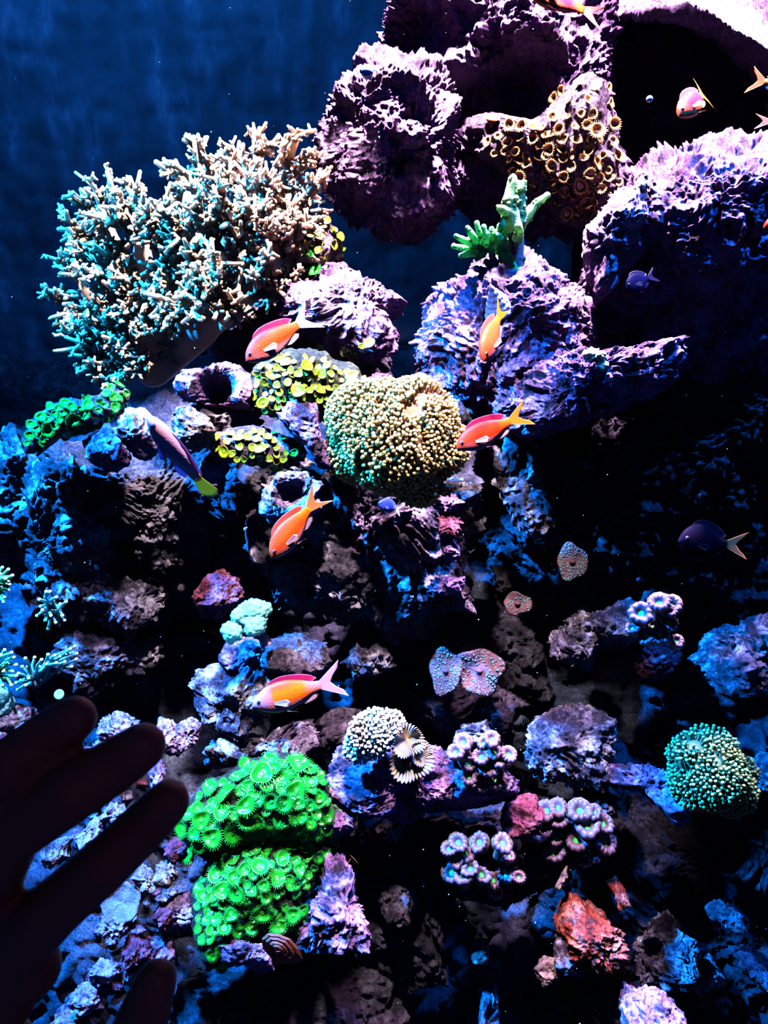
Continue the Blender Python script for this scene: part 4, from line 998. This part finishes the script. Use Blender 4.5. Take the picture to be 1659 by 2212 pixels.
def shell():
    c = P(1075, 655, 1.24); k = mpp(1075, 655, 1.24)
    m = MB(); prof = []
    for i in range(40):
        t = i / 39; prof.append(((1 - t) * 36 + 1 + 1.6 * abs(math.sin(t * 6 * math.pi)), t * 66 - 20))
    m.lathe([(0, -22)] + prof + [(0, 47)], 48, 0, lambda q, rr, i: 1 + .03 * math.sin(14 * q + i * .3))
    V = np.array(m.v) * k
    d = unit([-.42, -.42, .80]); rot = np.array(Vector(d.tolist()).to_track_quat('Z', 'Y').to_matrix())
    top('snail_shell', V @ rot.T + c, m.f, M['shell'], 'grey lavender cone shaped snail shell on the domed pink rock', 'shell')
shell()
M['ringsh'] = plain('ringed_shell', (.22, .19, .25), .7, (.09, .075, .10), 60, bumpd=.003)
def ringshell():
    c = P(262, 1950, .90); k = mpp(262, 1950, .90); m = MB()
    m.lathe([(0, -8), (30, -6), (40, 0), (42, 6), (38, 9), (33, 6), (26, 2), (14, 0), (0, -1)], 56, 0, lambda q, rr, i: 1 + .05 * math.sin(5 * q) + .02 * math.sin(17 * q), lambda q, rr, i: 2.2 * math.sin(4 * q) * rr / 40)
    d = unit([.15, -.75, .6]); rot = np.array(Vector(d.tolist()).to_track_quat('Z', 'Y').to_matrix())
    top('empty_shell', (np.array(m.v) * k) @ rot.T + c, m.f, M['ringsh'], 'ring rimmed empty shell lying in the rubble right of the palm', 'shell')
ringshell()
M['alg'] = plain('brown_algae', (.22, .10, .08), .6)
def tuft(label, x, y, n, h, Y, seed, mat='alg'):
    r = random.Random(seed); m = MB(); k = mpp(x, y, Y)
    for _ in range(n):
        b = P(x + r.uniform(-14, 14), y + r.uniform(-6, 6), Y); e = b + np.array([r.uniform(-.6, .6), r.uniform(-.5, 0), r.uniform(-1, -.3)]) * h * k
        m.tube([b, (b + e) / 2 + np.array([r.uniform(-4, 4), 0, 0]) * k, e], [k * 1.1, k * .9, k * .5], 4)
    top('algae_tuft', np.array(m.v), m.f, M[mat], label, 'algae')
M['lalg'] = plain('lilac_algae', (.45, .36, .42), .6)
tuft('wispy lilac algae tuft hanging under the pink and blue shelf', 855, 1790, 16, 34, .99, 1, 'lalg')
tuft('dim brown algae tuft above the honeycombed rock', 745, 1850, 14, 34, .96, 2)
def spicule(label, x, y, Y, r=7):
    c = P(x, y, Y); k = mpp(x, y, Y); m = MB(); m.lathe([(0, -.3), (.6, -.2), (1, .1), (.9, .25), (.5, .1), (0, 0)], 16)
    d = unit([.1, -.8, .5]); rot = np.array(Vector(d.tolist()).to_track_quat('Z', 'Y').to_matrix())
    top('button_polyp', (np.array(m.v) * r * k) @ rot.T + c, m.f, M['zg'] if r < 20 else M['zy'], label, 'coral')
spicule('lone pale green button polyp beside the topmost finger', 128, 1500, 1.0, 11)
spicule('tiny green button polyp at the bottom of the gap between the fingers', 110, 1866, .92, 6)
# ------------------------------------------------------------------ fish
def fish_mat(name, back, mid, belly, head, tail, headx=.16, tailx=.62, L=1):
    """markings of the skin by height and length along the body (object space)"""
    m, nt, b = new_mat(name)
    tc = nt.nodes.new('ShaderNodeTexCoord'); sp = nt.nodes.new('ShaderNodeSeparateXYZ'); nt.links.new(tc.outputs['Object'], sp.inputs[0])
    def mr(src, lo, hi):
        n = nt.nodes.new('ShaderNodeMapRange'); n.inputs[1].default_value = lo * L; n.inputs[2].default_value = hi * L; nt.links.new(src, n.inputs[0]); return n.outputs[0]
    def mix(f, a, c):
        n = nt.nodes.new('ShaderNodeMix'); n.data_type = 'RGBA'; nt.links.new(f, n.inputs[0])
        for i, q in ((6, a), (7, c)):
            if isinstance(q, tuple): n.inputs[i].default_value = (*q, 1)
            else: nt.links.new(q, n.inputs[i])
        return n.outputs[2]
    vert = ramp(nt, mr(sp.outputs[2], -.135, .135), [(.06, belly), (.30, mid), (.72, mid), (.95, back)])
    hd = ramp(nt, mr(sp.outputs[2], -.09, .09), [(.1, belly), (.5, head), (1, head)])
    c = mix(mr(sp.outputs[0], headx - .42, headx - .54), vert, hd)
    c = mix(mr(sp.outputs[0], tailx - .56, tailx - .40), c, tail)
    nt.links.new(c, b.inputs['Base Color'])
    v = nt.nodes.new('ShaderNodeTexVoronoi'); v.inputs['Scale'].default_value = 55 / L; nt.links.new(tc.outputs['Object'], v.inputs['Vector'])
    bump(nt, b, v.outputs['Distance'], .25, .0008)
    b.inputs['Roughness'].default_value = .45; b.inputs['Specular IOR Level'].default_value = .12 if max(mid) > .1 else .01
    b.inputs['Subsurface Weight'].default_value = .15; b.inputs['Subsurface Radius'].default_value = (.01, .004, .003); b.inputs['Subsurface Scale'].default_value = .2
    return m
PX_ = [0, .03, .07, .12, .18, .25, .33, .41, .49, .56, .63, .69, .74]
ANTH = dict(up=[1.2 * v for v in [.0, .045, .075, .100, .124, .138, .140, .132, .114, .092, .066, .048, .040]], lo=[1.2 * v for v in [-.012, -.040, -.062, -.085, -.108, -.126, -.130, -.124, -.104, -.080, -.056, -.045, -.040]], wd=[.012, .034, .050, .062, .071, .076, .074, .068, .056, .042, .028, .018, .012])
SLIM = dict(up=[.0, .030, .052, .072, .088, .098, .100, .096, .088, .076, .062, .052, .048], lo=[-.012, -.032, -.050, -.070, -.086, -.094, -.096, -.090, -.080, -.068, -.056, -.050, -.048], wd=[.014, .036, .052, .064, .072, .076, .074, .068, .058, .046, .034, .024, .016])
DEEP = dict(up=[.0, .06, .11, .15, .18, .205, .21, .20, .17, .13, .085, .055, .045], lo=[-.012, -.05, -.095, -.14, -.175, -.20, -.205, -.19, -.16, -.115, -.07, -.05, -.045], wd=[.012, .03, .045, .056, .064, .068, .066, .060, .05, .036, .022, .014, .010])
def fish(name, label, head, tail, dors, skin, fin, fin2=None, shape=ANTH, roll=0, bend=0, fork=.17, tip=.17, dfin=.055, pecc=None, eyec=(.02, .02, .05), cat='fish', group=None, tailkind='lunate'):
    a = P(*head); b = P(*tail); L = float(np.linalg.norm(b - a)); ex = (b - a) / L
    c = (a + b) / 2
    q = to_px(c); k = c @ FWD / FPX
    dz = RGT * dors[0] - UPV * dors[1]
    ez = unit(dz - ex * (dz @ ex)); ey = np.cross(ez, ex)
    R = Matrix((ex, ey, ez)).transposed() @ Matrix.Rotation(math.radians(roll), 3, 'X')
    r_ = root(name, c, label, cat, group); r_.rotation_mode = 'QUATERNION'; r_.rotation_quaternion = R.to_quaternion()
    fin2 = fin2 or fin; pecc = pecc or fin2
    skin = skin(L)
    xs = np.linspace(0, .74, 40)
    sm = lambda t: np.interp(xs, PX_, shape[t])
    def sm3(t):
        y = sm(t); y2 = y.copy(); y2[1:-1] = (y[:-2] + 2 * y[1:-1] + y[2:]) / 4; return y2
    up, lo, wd = sm3('up'), sm3('lo'), sm3('wd')
    def bd(x): return bend * max(0, x - .3) ** 2
    def loc(x, y, z): return ((x - .5) * L, (y + bd(x)) * L, z * L)
    seg = 28; v = [loc(-.004, 0, (up[0] + lo[0]) / 2)]; f = []
    for i, x in enumerate(xs):
        for j in range(seg):
            t = 2 * math.pi * j / seg; cz = (up[i] + lo[i]) / 2; h = (up[i] - lo[i]) / 2
            s_, c_ = math.sin(t), math.cos(t)
            v.append(loc(x, wd[i] * math.copysign(abs(c_) ** .9, c_), cz + h * s_))
        if i:
            o = 1 + (i - 1) * seg
            for j in range(seg): f.append((o + j, o + seg + j, o + seg + (j + 1) % seg, o + (j + 1) % seg))
    for j in range(seg): f.append((0, 1 + j, 1 + (j + 1) % seg))
    v.append(loc(.75, 0, 0)); o = 1 + 39 * seg
    for j in range(seg): f.append((o + j, len(v) - 1, o + (j + 1) % seg))
    body = link('body', mesh_np('body', np.array(v), f, skin), r_)
    th = .0022
    def blade(nm, lower, upper, mat, ny=7, y0=0, flare=0, n=18, ruff=0):
        """fin between two curves of (x, z); thin but solid"""
        V = []; F = []
        for s in (-1, 1):
            for i in range(n):
                t = i / (n - 1)
                lx, lz = [np.interp(t, np.linspace(0, 1, len(lower)), [p[q_] for p in lower]) for q_ in (0, 1)]
                ux, uz = [np.interp(t, np.linspace(0, 1, len(upper)), [p[q_] for p in upper]) for q_ in (0, 1)]
                for j in range(ny):
                    u = j / (ny - 1)
                    V.append(loc(lx + (ux - lx) * u, y0 + flare * u + s * th * (1 - .75 * u) + ruff * math.sin(i * 2.2) * u, lz + (uz - lz) * u))
        for s in (0, 1):
            for i in range(n - 1):
                for j in range(ny - 1):
                    q_ = s * n * ny + i * ny + j
                    F.append((q_, q_ + 1, q_ + ny + 1, q_ + ny) if s else (q_, q_ + ny, q_ + ny + 1, q_ + 1))
        for i in range(n - 1):
            for j in (0, ny - 1):
                q_ = i * ny + j; F.append((q_, q_ + ny, q_ + ny + n * ny, q_ + n * ny))
        for j in range(ny - 1):
            for i in (0, n - 1):
                q_ = i * ny + j; F.append((q_, q_ + 1, q_ + 1 + n * ny, q_ + n * ny))
        return link(nm, mesh_np(nm, np.array(V), F, mat), r_)
    U = lambda x: float(np.interp(x, xs, up)); D = lambda x: float(np.interp(x, xs, lo))
    dx = [.17, .22, .30, .38, .46, .54, .61, .655]
    dh = [0, .7, .9, .92, .95, 1.0, .95, .35]
    blade('dorsal_fin', [(x, U(x) - .012) for x in dx], [(x + .02 + .05 * (i / 7), U(x) + dfin * h) for i, (x, h) in enumerate(zip(dx, dh))], fin, ruff=.003)
    if tailkind == 'lunate':
        blade('tail_fin', [(.725, .036), (.728, .02), (.73, 0), (.728, -.02), (.725, -.036)],
              [(1.0, tip), (.965, fork * .66), (.90, fork * .34), (.855, 0), (.90, -fork * .34), (.965, -fork * .66), (1.0, -tip)], fin2, ny=10, n=31)
    else:
        blade('tail_fin', [(.72, .04), (.73, 0), (.72, -.04)], [(.93, .095), (.985, .05), (1.0, 0), (.985, -.05), (.93, -.095)], fin2, ny=8, n=21)
    blade('anal_fin', [(x, D(x) + .012) for x in (.47, .52, .58, .64)], [(.54, D(.52) - .035), (.60, D(.58) - .055), (.66, D(.63) - .06), (.70, D(.66) - .03)], pecc, ruff=.003)
    for s in (-1, 1):
        w_ = float(np.interp(.24, xs, wd))
        blade('pectoral_fin', [(.235, -.015), (.235, -.045)], [(.38, -.02), (.405, -.06), (.37, -.095)], pecc, y0=s * w_ * .96, flare=s * .03)
        blade('pelvic_fin', [(.27, D(.27) + .02), (.31, D(.31) + .02)], [(.42, D(.36) - .03), (.45, D(.40) - .045), (.40, D(.38) - .02)], pecc, y0=s * .02, flare=s * .03)
        ex_ = .085; m = MB(); w2 = float(np.interp(ex_, xs, wd))
        cc = loc(ex_, s * w2 * .80, U(ex_) * .30)
        m.ball(cc, .026 * L, 0, 3, (1, .7, 1)); m.ball((cc[0], cc[1] + s * .010 * L, cc[2]), .0165 * L, 1, 3, (1, .7, 1))
        link('eye', m.mesh('eye', [EYE_RING[eyec], M['pupil']]), r_)
    return r_
M['pupil'] = plain('pupil', (.01, .01, .02), .08, spec=.6)
EYE_RING = {(.02, .02, .05): plain('eye_dark', (.10, .06, .12), .15), 'blue': plain('eye_blue', (.15, .30, .65), .15)}
def SK(*c, **k):
    cache = {}; c = [(a * .75, b * .40, d * .10) if a > .3 and d < .3 else (a * .62, b * .46, d * .5) for a, b, d in c]
    def f(L):
        key = round(L, 4)
        if key not in cache: cache[key] = fish_mat('fish_skin', *c, L=L, **k)
        return cache[key]
    return f
OR = SK((.85, .02, .03), (1.0, .10, .012), (.85, .55, .62), (.80, .12, .22), (1.0, .18, .10))
RD = SK((.75, .015, .02), (.95, .05, .015), (.85, .45, .50), (.80, .06, .05), (1.0, .22, .03))
GO = SK((.95, .12, .05), (1.0, .30, .02), (.85, .55, .80), (.85, .36, .50), (.95, .35, .30), headx=.17)
PK = SK((.95, .14, .08), (.95, .16, .14), (.85, .48, .60), (.85, .10, .08), (1.0, .32, .04))
CO = SK((.90, .10, .06), (1.0, .16, .04), (.75, .45, .52), (.85, .12, .10), (1.0, .40, .02))
MG = SK((.8, .02, .28), (.85, .03, .28), (.70, .28, .29), (.80, .20, .28), (1.0, .20, .03))
PU = SK((1, .75, 1), (.85, .52, .95), (.9, .8, 1), (1, .62, .75), (.50, .48, .06), headx=.20, tailx=.66)
BL = SK((.03, .08, .8), (.04, .11, .9), (.08, .2, .9), (.04, .1, .8), (.2, .35, .9))
NV = SK((.001, .004, .03), (.001, .004, .03), (.002, .005, .04), (.001, .004, .03), (.002, .005, .04))
BK = SK((.012, .012, .03), (.01, .01, .028), (.01, .01, .025), (.012, .012, .03), (.03, .025, .03))
def finm(name, c, al=1):
    m = plain(name, c, .4, None)
    b = m.node_tree.nodes['Principled BSDF']; b.inputs['Transmission Weight'].default_value = 0
    nt = m.node_tree; tr = nt.nodes.new('ShaderNodeBsdfTranslucent'); tr.inputs[0].default_value = (*c, 1)
    mx = nt.nodes.new('ShaderNodeMixShader'); mx.inputs[0].default_value = .35; out = nt.nodes['Material Output']
    nt.links.new(b.outputs[0], mx.inputs[1]); nt.links.new(tr.outputs[0], mx.inputs[2]); nt.links.new(mx.outputs[0], out.inputs[0])
    return m
F_RED = finm('fin_red', (.55, .01, .04)); F_PINK = finm('fin_pink', (.62, .28, .52)); F_OR = finm('fin_orange', (.9, .18, .01)); F_LIL = finm('fin_lilac', (.55, .34, .46))
F_YEL = finm('fin_olive', (.55, .52, .06)); F_BLU = finm('fin_blue', (.08, .2, .7)); F_WHB = finm('fin_pale_blue', (.55, .7, .95)); F_BLK = finm('fin_black', (.012, .012, .03)); F_NVY = finm('fin_navy', (.001, .004, .03))
F_COR = finm('fin_coral', (.75, .10, .07)); F_PUR = finm('fin_purple', (.50, .25, .55)); F_EDGE = finm('fin_pale_orange', (.8, .32, .12)); F_MAG = finm('fin_magenta', (.85, .06, .18))
G = 'orange and pink basslets swimming over the reef'
fish('basslet_fish', 'orange fish with pale pink forked tail swimming head down below the leather coral', (531, 780, 1.02), (682, 672, 1.05), (-.5, -.8), OR, F_RED, F_PINK, bend=.25, tip=.20, fork=.2, roll=8, pecc=F_LIL, group=G)
fish('basslet_fish', 'slender coral pink fish diving straight down before the domed rock', (1044, 780, .97), (1088, 655, 1.04), (-.9, -.3), PK, F_COR, F_OR, tip=.14, fork=.16, roll=40, pecc=F_LIL, group=G)
fish('basslet_fish', 'vivid red fish with an orange tail touching the right of the frogspawn coral', (986, 968, .98), (1140, 890, 1.0), (-.4, -.9), RD, F_RED, F_OR, bend=-.15, tip=.17, fork=.16, roll=6, pecc=F_LIL, group=G)
fish('basslet_fish', 'coral fish with a yellow orange tail in front of the blue lit rock block', (586, 1206, .98), (692, 1062, 1.03), (-.8, -.5), CO, F_COR, F_EDGE, tip=.17, fork=.2, roll=22, bend=-.2, pecc=F_LIL, group=G)
fish('basslet_fish', 'yellow orange fish with long red back fin low in the middle', (545, 1525, .90), (742, 1464, .92), (-.3, -.95), GO, F_RED, F_PINK, tip=.20, fork=.18, dfin=.05, roll=2, pecc=F_LIL, eyec='blue', group=G)
fish('basslet_fish', 'pink red fish cut by the top edge above the pillar', (1128, -38, 1.42), (1305, 42, 1.45), (.4, -.9), MG, F_MAG, F_COR, tip=.15, roll=-10, pecc=F_PINK, group=G)
fish('basslet_fish', 'small magenta fish with raised tail in the dark recess at upper right', (1465, 250, 1.30), (1548, 178, 1.36), (-.6, -.6), MG, F_MAG, F_OR, tip=.26, fork=.2, roll=10, bend=.5, pecc=F_EDGE, group=G)
fish('basslet_fish', 'orange pink fish cut by the right edge with only tail and flank showing', (1748, 188, 1.26), (1618, 172, 1.30), (.1, -1), PK, F_COR, F_OR, tip=.24, fork=.22, roll=0, pecc=F_PINK, group=G)
fish('basslet_fish', 'orange tail tips poking in at the right edge under the other cut off fish', (1755, 262, 1.26), (1630, 262, 1.28), (.1, -1), CO, F_COR, F_EDGE, tip=.15, roll=0, pecc=F_PINK, group=G)
fish('basslet_fish', 'tiny sliver of a red fish snout at the right edge over the shaded rock', (1649, 492, 1.15), (1770, 470, 1.18), (.1, -1), RD, F_RED, F_OR, pecc=F_PINK, group=G)
fish('basslet_fish', 'pale pink belly of a fish hanging from the top edge near the arch', (1368, -22, 1.28), (1500, -30, 1.30), (0, -1), MG, F_MAG, F_COR, roll=0, pecc=F_PINK, group=G)
fish('wrasse_fish', 'slim purple fish with an olive yellow tail swimming up at left', (318, 897, .95), (458, 1082, 1.0), (.8, -.6), PU, F_PUR, F_YEL, shape=SLIM, dfin=.022, roll=30, bend=.12, tailkind='fan', pecc=F_PUR)
fish('damselfish', 'small blue fish hovering below the frogspawn coral', (817, 1086, 1.00), (868, 1104, 1.02), (.3, -.9), BL, F_BLU, F_WHB, shape=DEEP, tip=.2, pecc=F_BLU)
fish('tang_fish', 'dark navy round fish hiding under the big right rock', (1352, 622, 1.2), (1418, 592, 1.24), (-.3, -.9), NV, F_NVY, F_NVY, shape=DEEP, pecc=F_NVY)
fish('surgeonfish', 'black oval fish with a pale tail edge in the shade at right', (1466, 1168, 1.1), (1592, 1176, 1.16), (.15, -1), BK, F_BLK, F_EDGE, shape=DEEP, tip=.16, bend=-.3, pecc=F_BLK)
fish('tiny_fish', 'tiny orange fish far behind above the leather coral', (226, 352, 2.0), (242, 353, 2.0), (0, -1), CO, F_COR, F_OR)

# ------------------------------------------------------------------ specks drifting in the water
M['speck'] = plain('white_speck', (.85, .9, 1), .5)
m = MB(); rs = random.Random(77)
for _ in range(260):
    x, y, Y = rs.uniform(0, 1659), rs.uniform(0, 2212), rs.uniform(.75, 1.0)
    m.ball(P(x, y, Y), rs.choice([.4, .5, .6, .8, 1.4]) * mpp(x, y, Y), 0, 1)
o = link('drifting_particles', m.mesh('drifting_particles', [M['speck']]))
tag(o, 'white specks drifting in the water in front of the reef', 'particles', kind='stuff')
def bubble(label, x, y, Y, r):
    V, F = ico(4); c = P(x, y, Y)
    top('water_bubble', c + V * r * mpp(x, y, Y), F, M['bub'], label, 'bubble')
M['bub'] = plain('pale_blue_film', (.18, .38, .85), .2)
bubble('pale blue round bubble in front of the pink capped boulder', 793, 157, 1.3, 13)
bubble('faint blue bubble in the dark recess at upper right', 1403, 214, 1.3, 7)

# ------------------------------------------------------------------ the hand
def person():
    m, nt, b = new_mat('skin')
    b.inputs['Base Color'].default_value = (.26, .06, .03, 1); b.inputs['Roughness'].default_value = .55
    bump(nt, b, noise_out(nt, 900, 3), .3, .0006)
    mb = MB(); D = .28
    def pt(x, y, d=0): return P(x, y, D + d)
    k = mpp(200, 1850, D)
    def chain(pts, rad):
        w = []; rr = []
        for i in range(len(pts) - 1):
            for t in np.linspace(0, 1, 5, endpoint=(i == len(pts) - 2)):
                w.append(pt(*[pts[i][q] * (1 - t) + pts[i + 1][q] * t for q in range(3)])); rr.append((rad[i] * (1 - t) + rad[i + 1] * t) * k)
        mb.tube(w, rr, 18, 0, False)
        for p, r in zip(w, rr): mb.ball(p, r, 0, 3)
    # tip, last joint, middle joint, knuckle, palm   (x, y, depth)
    FI = {'index': [(362, 1733, .012), (305, 1790, .010), (225, 1868, .000), (120, 1960, .002), (20, 2050, .012)],
          'middle': [(308, 1612, .014), (245, 1655, .012), (150, 1715, .0), (20, 1800, .002), (-60, 1950, .012)],
          'ring': [(160, 1552, .016), (105, 1590, .014), (20, 1655, .004), (-90, 1740, .004), (-150, 1900, .012)],
          'little': [(-60, 1560, .016), (-100, 1610, .014), (-150, 1680, .006), (-220, 1780, .006), (-230, 1920, .014)]}
    RAD = {'index': [50, 56, 60, 66, 84], 'middle': [52, 60, 64, 70, 88], 'ring': [50, 56, 60, 66, 84], 'little': [42, 46, 50, 56, 78]}
    for n in FI: chain(FI[n], RAD[n])
    chain([(338, 2118, -.004), (312, 2190, -.006), (270, 2290, -.004), (170, 2400, .004), (20, 2480, .014)], [48, 60, 64, 84, 110])
    # palm, wrist and forearm
    for x, y, r, d in [(30, 2080, 112, .012), (-40, 2010, 118, .014), (-120, 1960, 112, .014), (-30, 2140, 125, .014), (-120, 2120, 130, .016), (-20, 2260, 115, .016), (-100, 2300, 130, .016), (-180, 2200, 120, .018), (-20, 2400, 110, .016), (-120, 2420, 120, .018)]:
        mb.ball(pt(x, y, d), r * k, 0, 4, (1, .62, 1))
    chain([(-60, 2420, .016), (-110, 2560, .012), (-160, 2760, .0)], [120, 108, 120])
    V, F = remeshed(mb.v, mb.f, .0022, 7)
    o = link('person', mesh_np('person', V - pt(-60, 2300), F, m), None, pt(-60, 2300))
    tag(o, 'person reaching a dark silhouetted hand with spread fingers toward the reef from lower left', 'person')
    bt = BVHTree.FromPolygons([tuple(v) for v in V.tolist()], F)
    nm = plain('fingernail', (.30, .09, .05), .4)
    for n, (tx, ty), (jx, jy) in (('i', (372, 1722), (330, 1765)), ('m', (318, 1605), (272, 1637)), ('r', (172, 1545), (130, 1573)), ('t', (335, 2105), (322, 2160))):
        ax = unit(np.array([tx - jx, ty - jy])); sd = np.array([-ax[1], ax[0]]); v = []; f = []; N = 9
        for i in range(N):
            for j in range(N):
                u, w_ = i / (N - 1), j / (N - 1) * 2 - 1
                wd = 32 * (1 - .35 * max(0, u - .6) ** 1.2 / .3 * w_ * w_)
                q = np.array([jx, jy]) + ax * (u * 58 - 8 * w_ * w_ * u) + sd * wd * w_
                dr = Vector(ray(*q).tolist()).normalized(); l, nn, idx, dist = bt.ray_cast(Vector((0, 0, 0)), dr)
                if l is None: l = Vector(pt(q[0], q[1], .0).tolist())
                v.append(np.array(l) - np.array(dr) * (.0009 * (1 - .6 * w_ * w_)))
        v2 = [p + np.array(ray(200, 1800)) / FPX * .0016 for p in v]
        for i in range(N - 1):
            for j in range(N - 1):
                a = i * N + j; f.append((a, a + 1, a + N + 1, a + N)); f.append((a + N * N, a + N * N + N, a + N * N + N + 1, a + N * N + 1))
        part('fingernail', np.array(v + v2), f, nm, o)
person()
# ------------------------------------------------------------------ lamps, camera
def spot(name, loc, aim, power, col, size=60, blend=.5, rad=.03):
    l = bpy.data.lights.new(name, 'SPOT'); l.energy = power; l.color = col; l.spot_size = math.radians(size); l.spot_blend = blend; l.shadow_soft_size = rad
    o = bpy.data.objects.new(name, l); COL.objects.link(o); o.location = loc
    o.rotation_euler = (Vector(aim) - Vector(loc)).to_track_quat('-Z', 'Y').to_euler()
    return o
WH = (1.0, .63, 1.0)
spot('tank_lamp', (-.26, 1.12, .74), (-.26, 1.40, .02), 600, (1, .84, .86), 43)
spot('tank_lamp', (-.09, .78, .75), (-.05, 1.06, -.2), 215, (1, .86, .94), 37)
spot('tank_lamp', (.08, 1.42, 1.2), (.08, 1.64, .2), 1500, WH, 48)
spot('tank_lamp', (.60, 1.44, .85), (.61, 1.42, .0), 560, WH, 50)
spot('tank_lamp', (.28, 1.36, .7), (.27, 1.30, -.2), 340, WH, 46)
spot('tank_lamp', (.36, 1.28, 1.0), (.38, 1.68, .44), 330, WH, 32)
spot('tank_lamp', (.74, 1.30, 1.15), (.72, 1.60, .50), 190, WH, 34)
spot('tank_lamp', (.14, .95, .42), (.09, 1.02, -.75), 125, WH, 31)
spot('tank_lamp', (-.42, .80, .35), (-.50, .98, -.80), 110, (.62, .55, 1), 34)
spot('actinic_lamp', (-.95, .95, 1.0), (-.42, 1.18, -.65), 2700, (.004, .24, 1), 60)
spot('actinic_lamp', (.6, 1.1, 1.2), (.46, 1.2, -.8), 300, (.004, .2, 1), 42)
spot('actinic_lamp', (-.7, 1.7, 1.5), (-.55, 2.4, .75), 85, (.02, .28, 1), 90)  # added blue wash on the back wall, stands in for water haze
spot('hand_fill', (.5, -.6, .3), (-.18, .28, -.38), .8, (1, .22, .2), 30)  # added dim red fill that gives the dark hand a tint
w = bpy.data.worlds.new('water_light'); SC.world = w; w.use_nodes = True
w.node_tree.nodes['Background'].inputs[0].default_value = (.015, .10, .5, 1)
w.node_tree.nodes['Background'].inputs[1].default_value = .13
cd = bpy.data.cameras.new('camera'); cam = bpy.data.objects.new('camera', cd); COL.objects.link(cam)
cam.rotation_euler = (math.pi / 2 - PITCH, 0, 0)
cd.sensor_fit = 'HORIZONTAL'; cd.sensor_width = 36; cd.lens = 36 * FPX / W; cd.clip_start = .02
cd.dof.use_dof = True; cd.dof.focus_distance = 1.15; cd.dof.aperture_fstop = 22
SC.camera = cam
vs = SC.view_settings; vs.view_transform = 'Standard'; vs.look = 'None'; vs.gamma = 1; vs.use_curve_mapping = False; vs.exposure = .35
SC.cycles.max_bounces = 6; SC.cycles.diffuse_bounces = 0; SC.cycles.glossy_bounces = 2; SC.cycles.transmission_bounces = 3
SC.cycles.use_denoising = True; SC.cycles.sample_clamp_indirect = 4
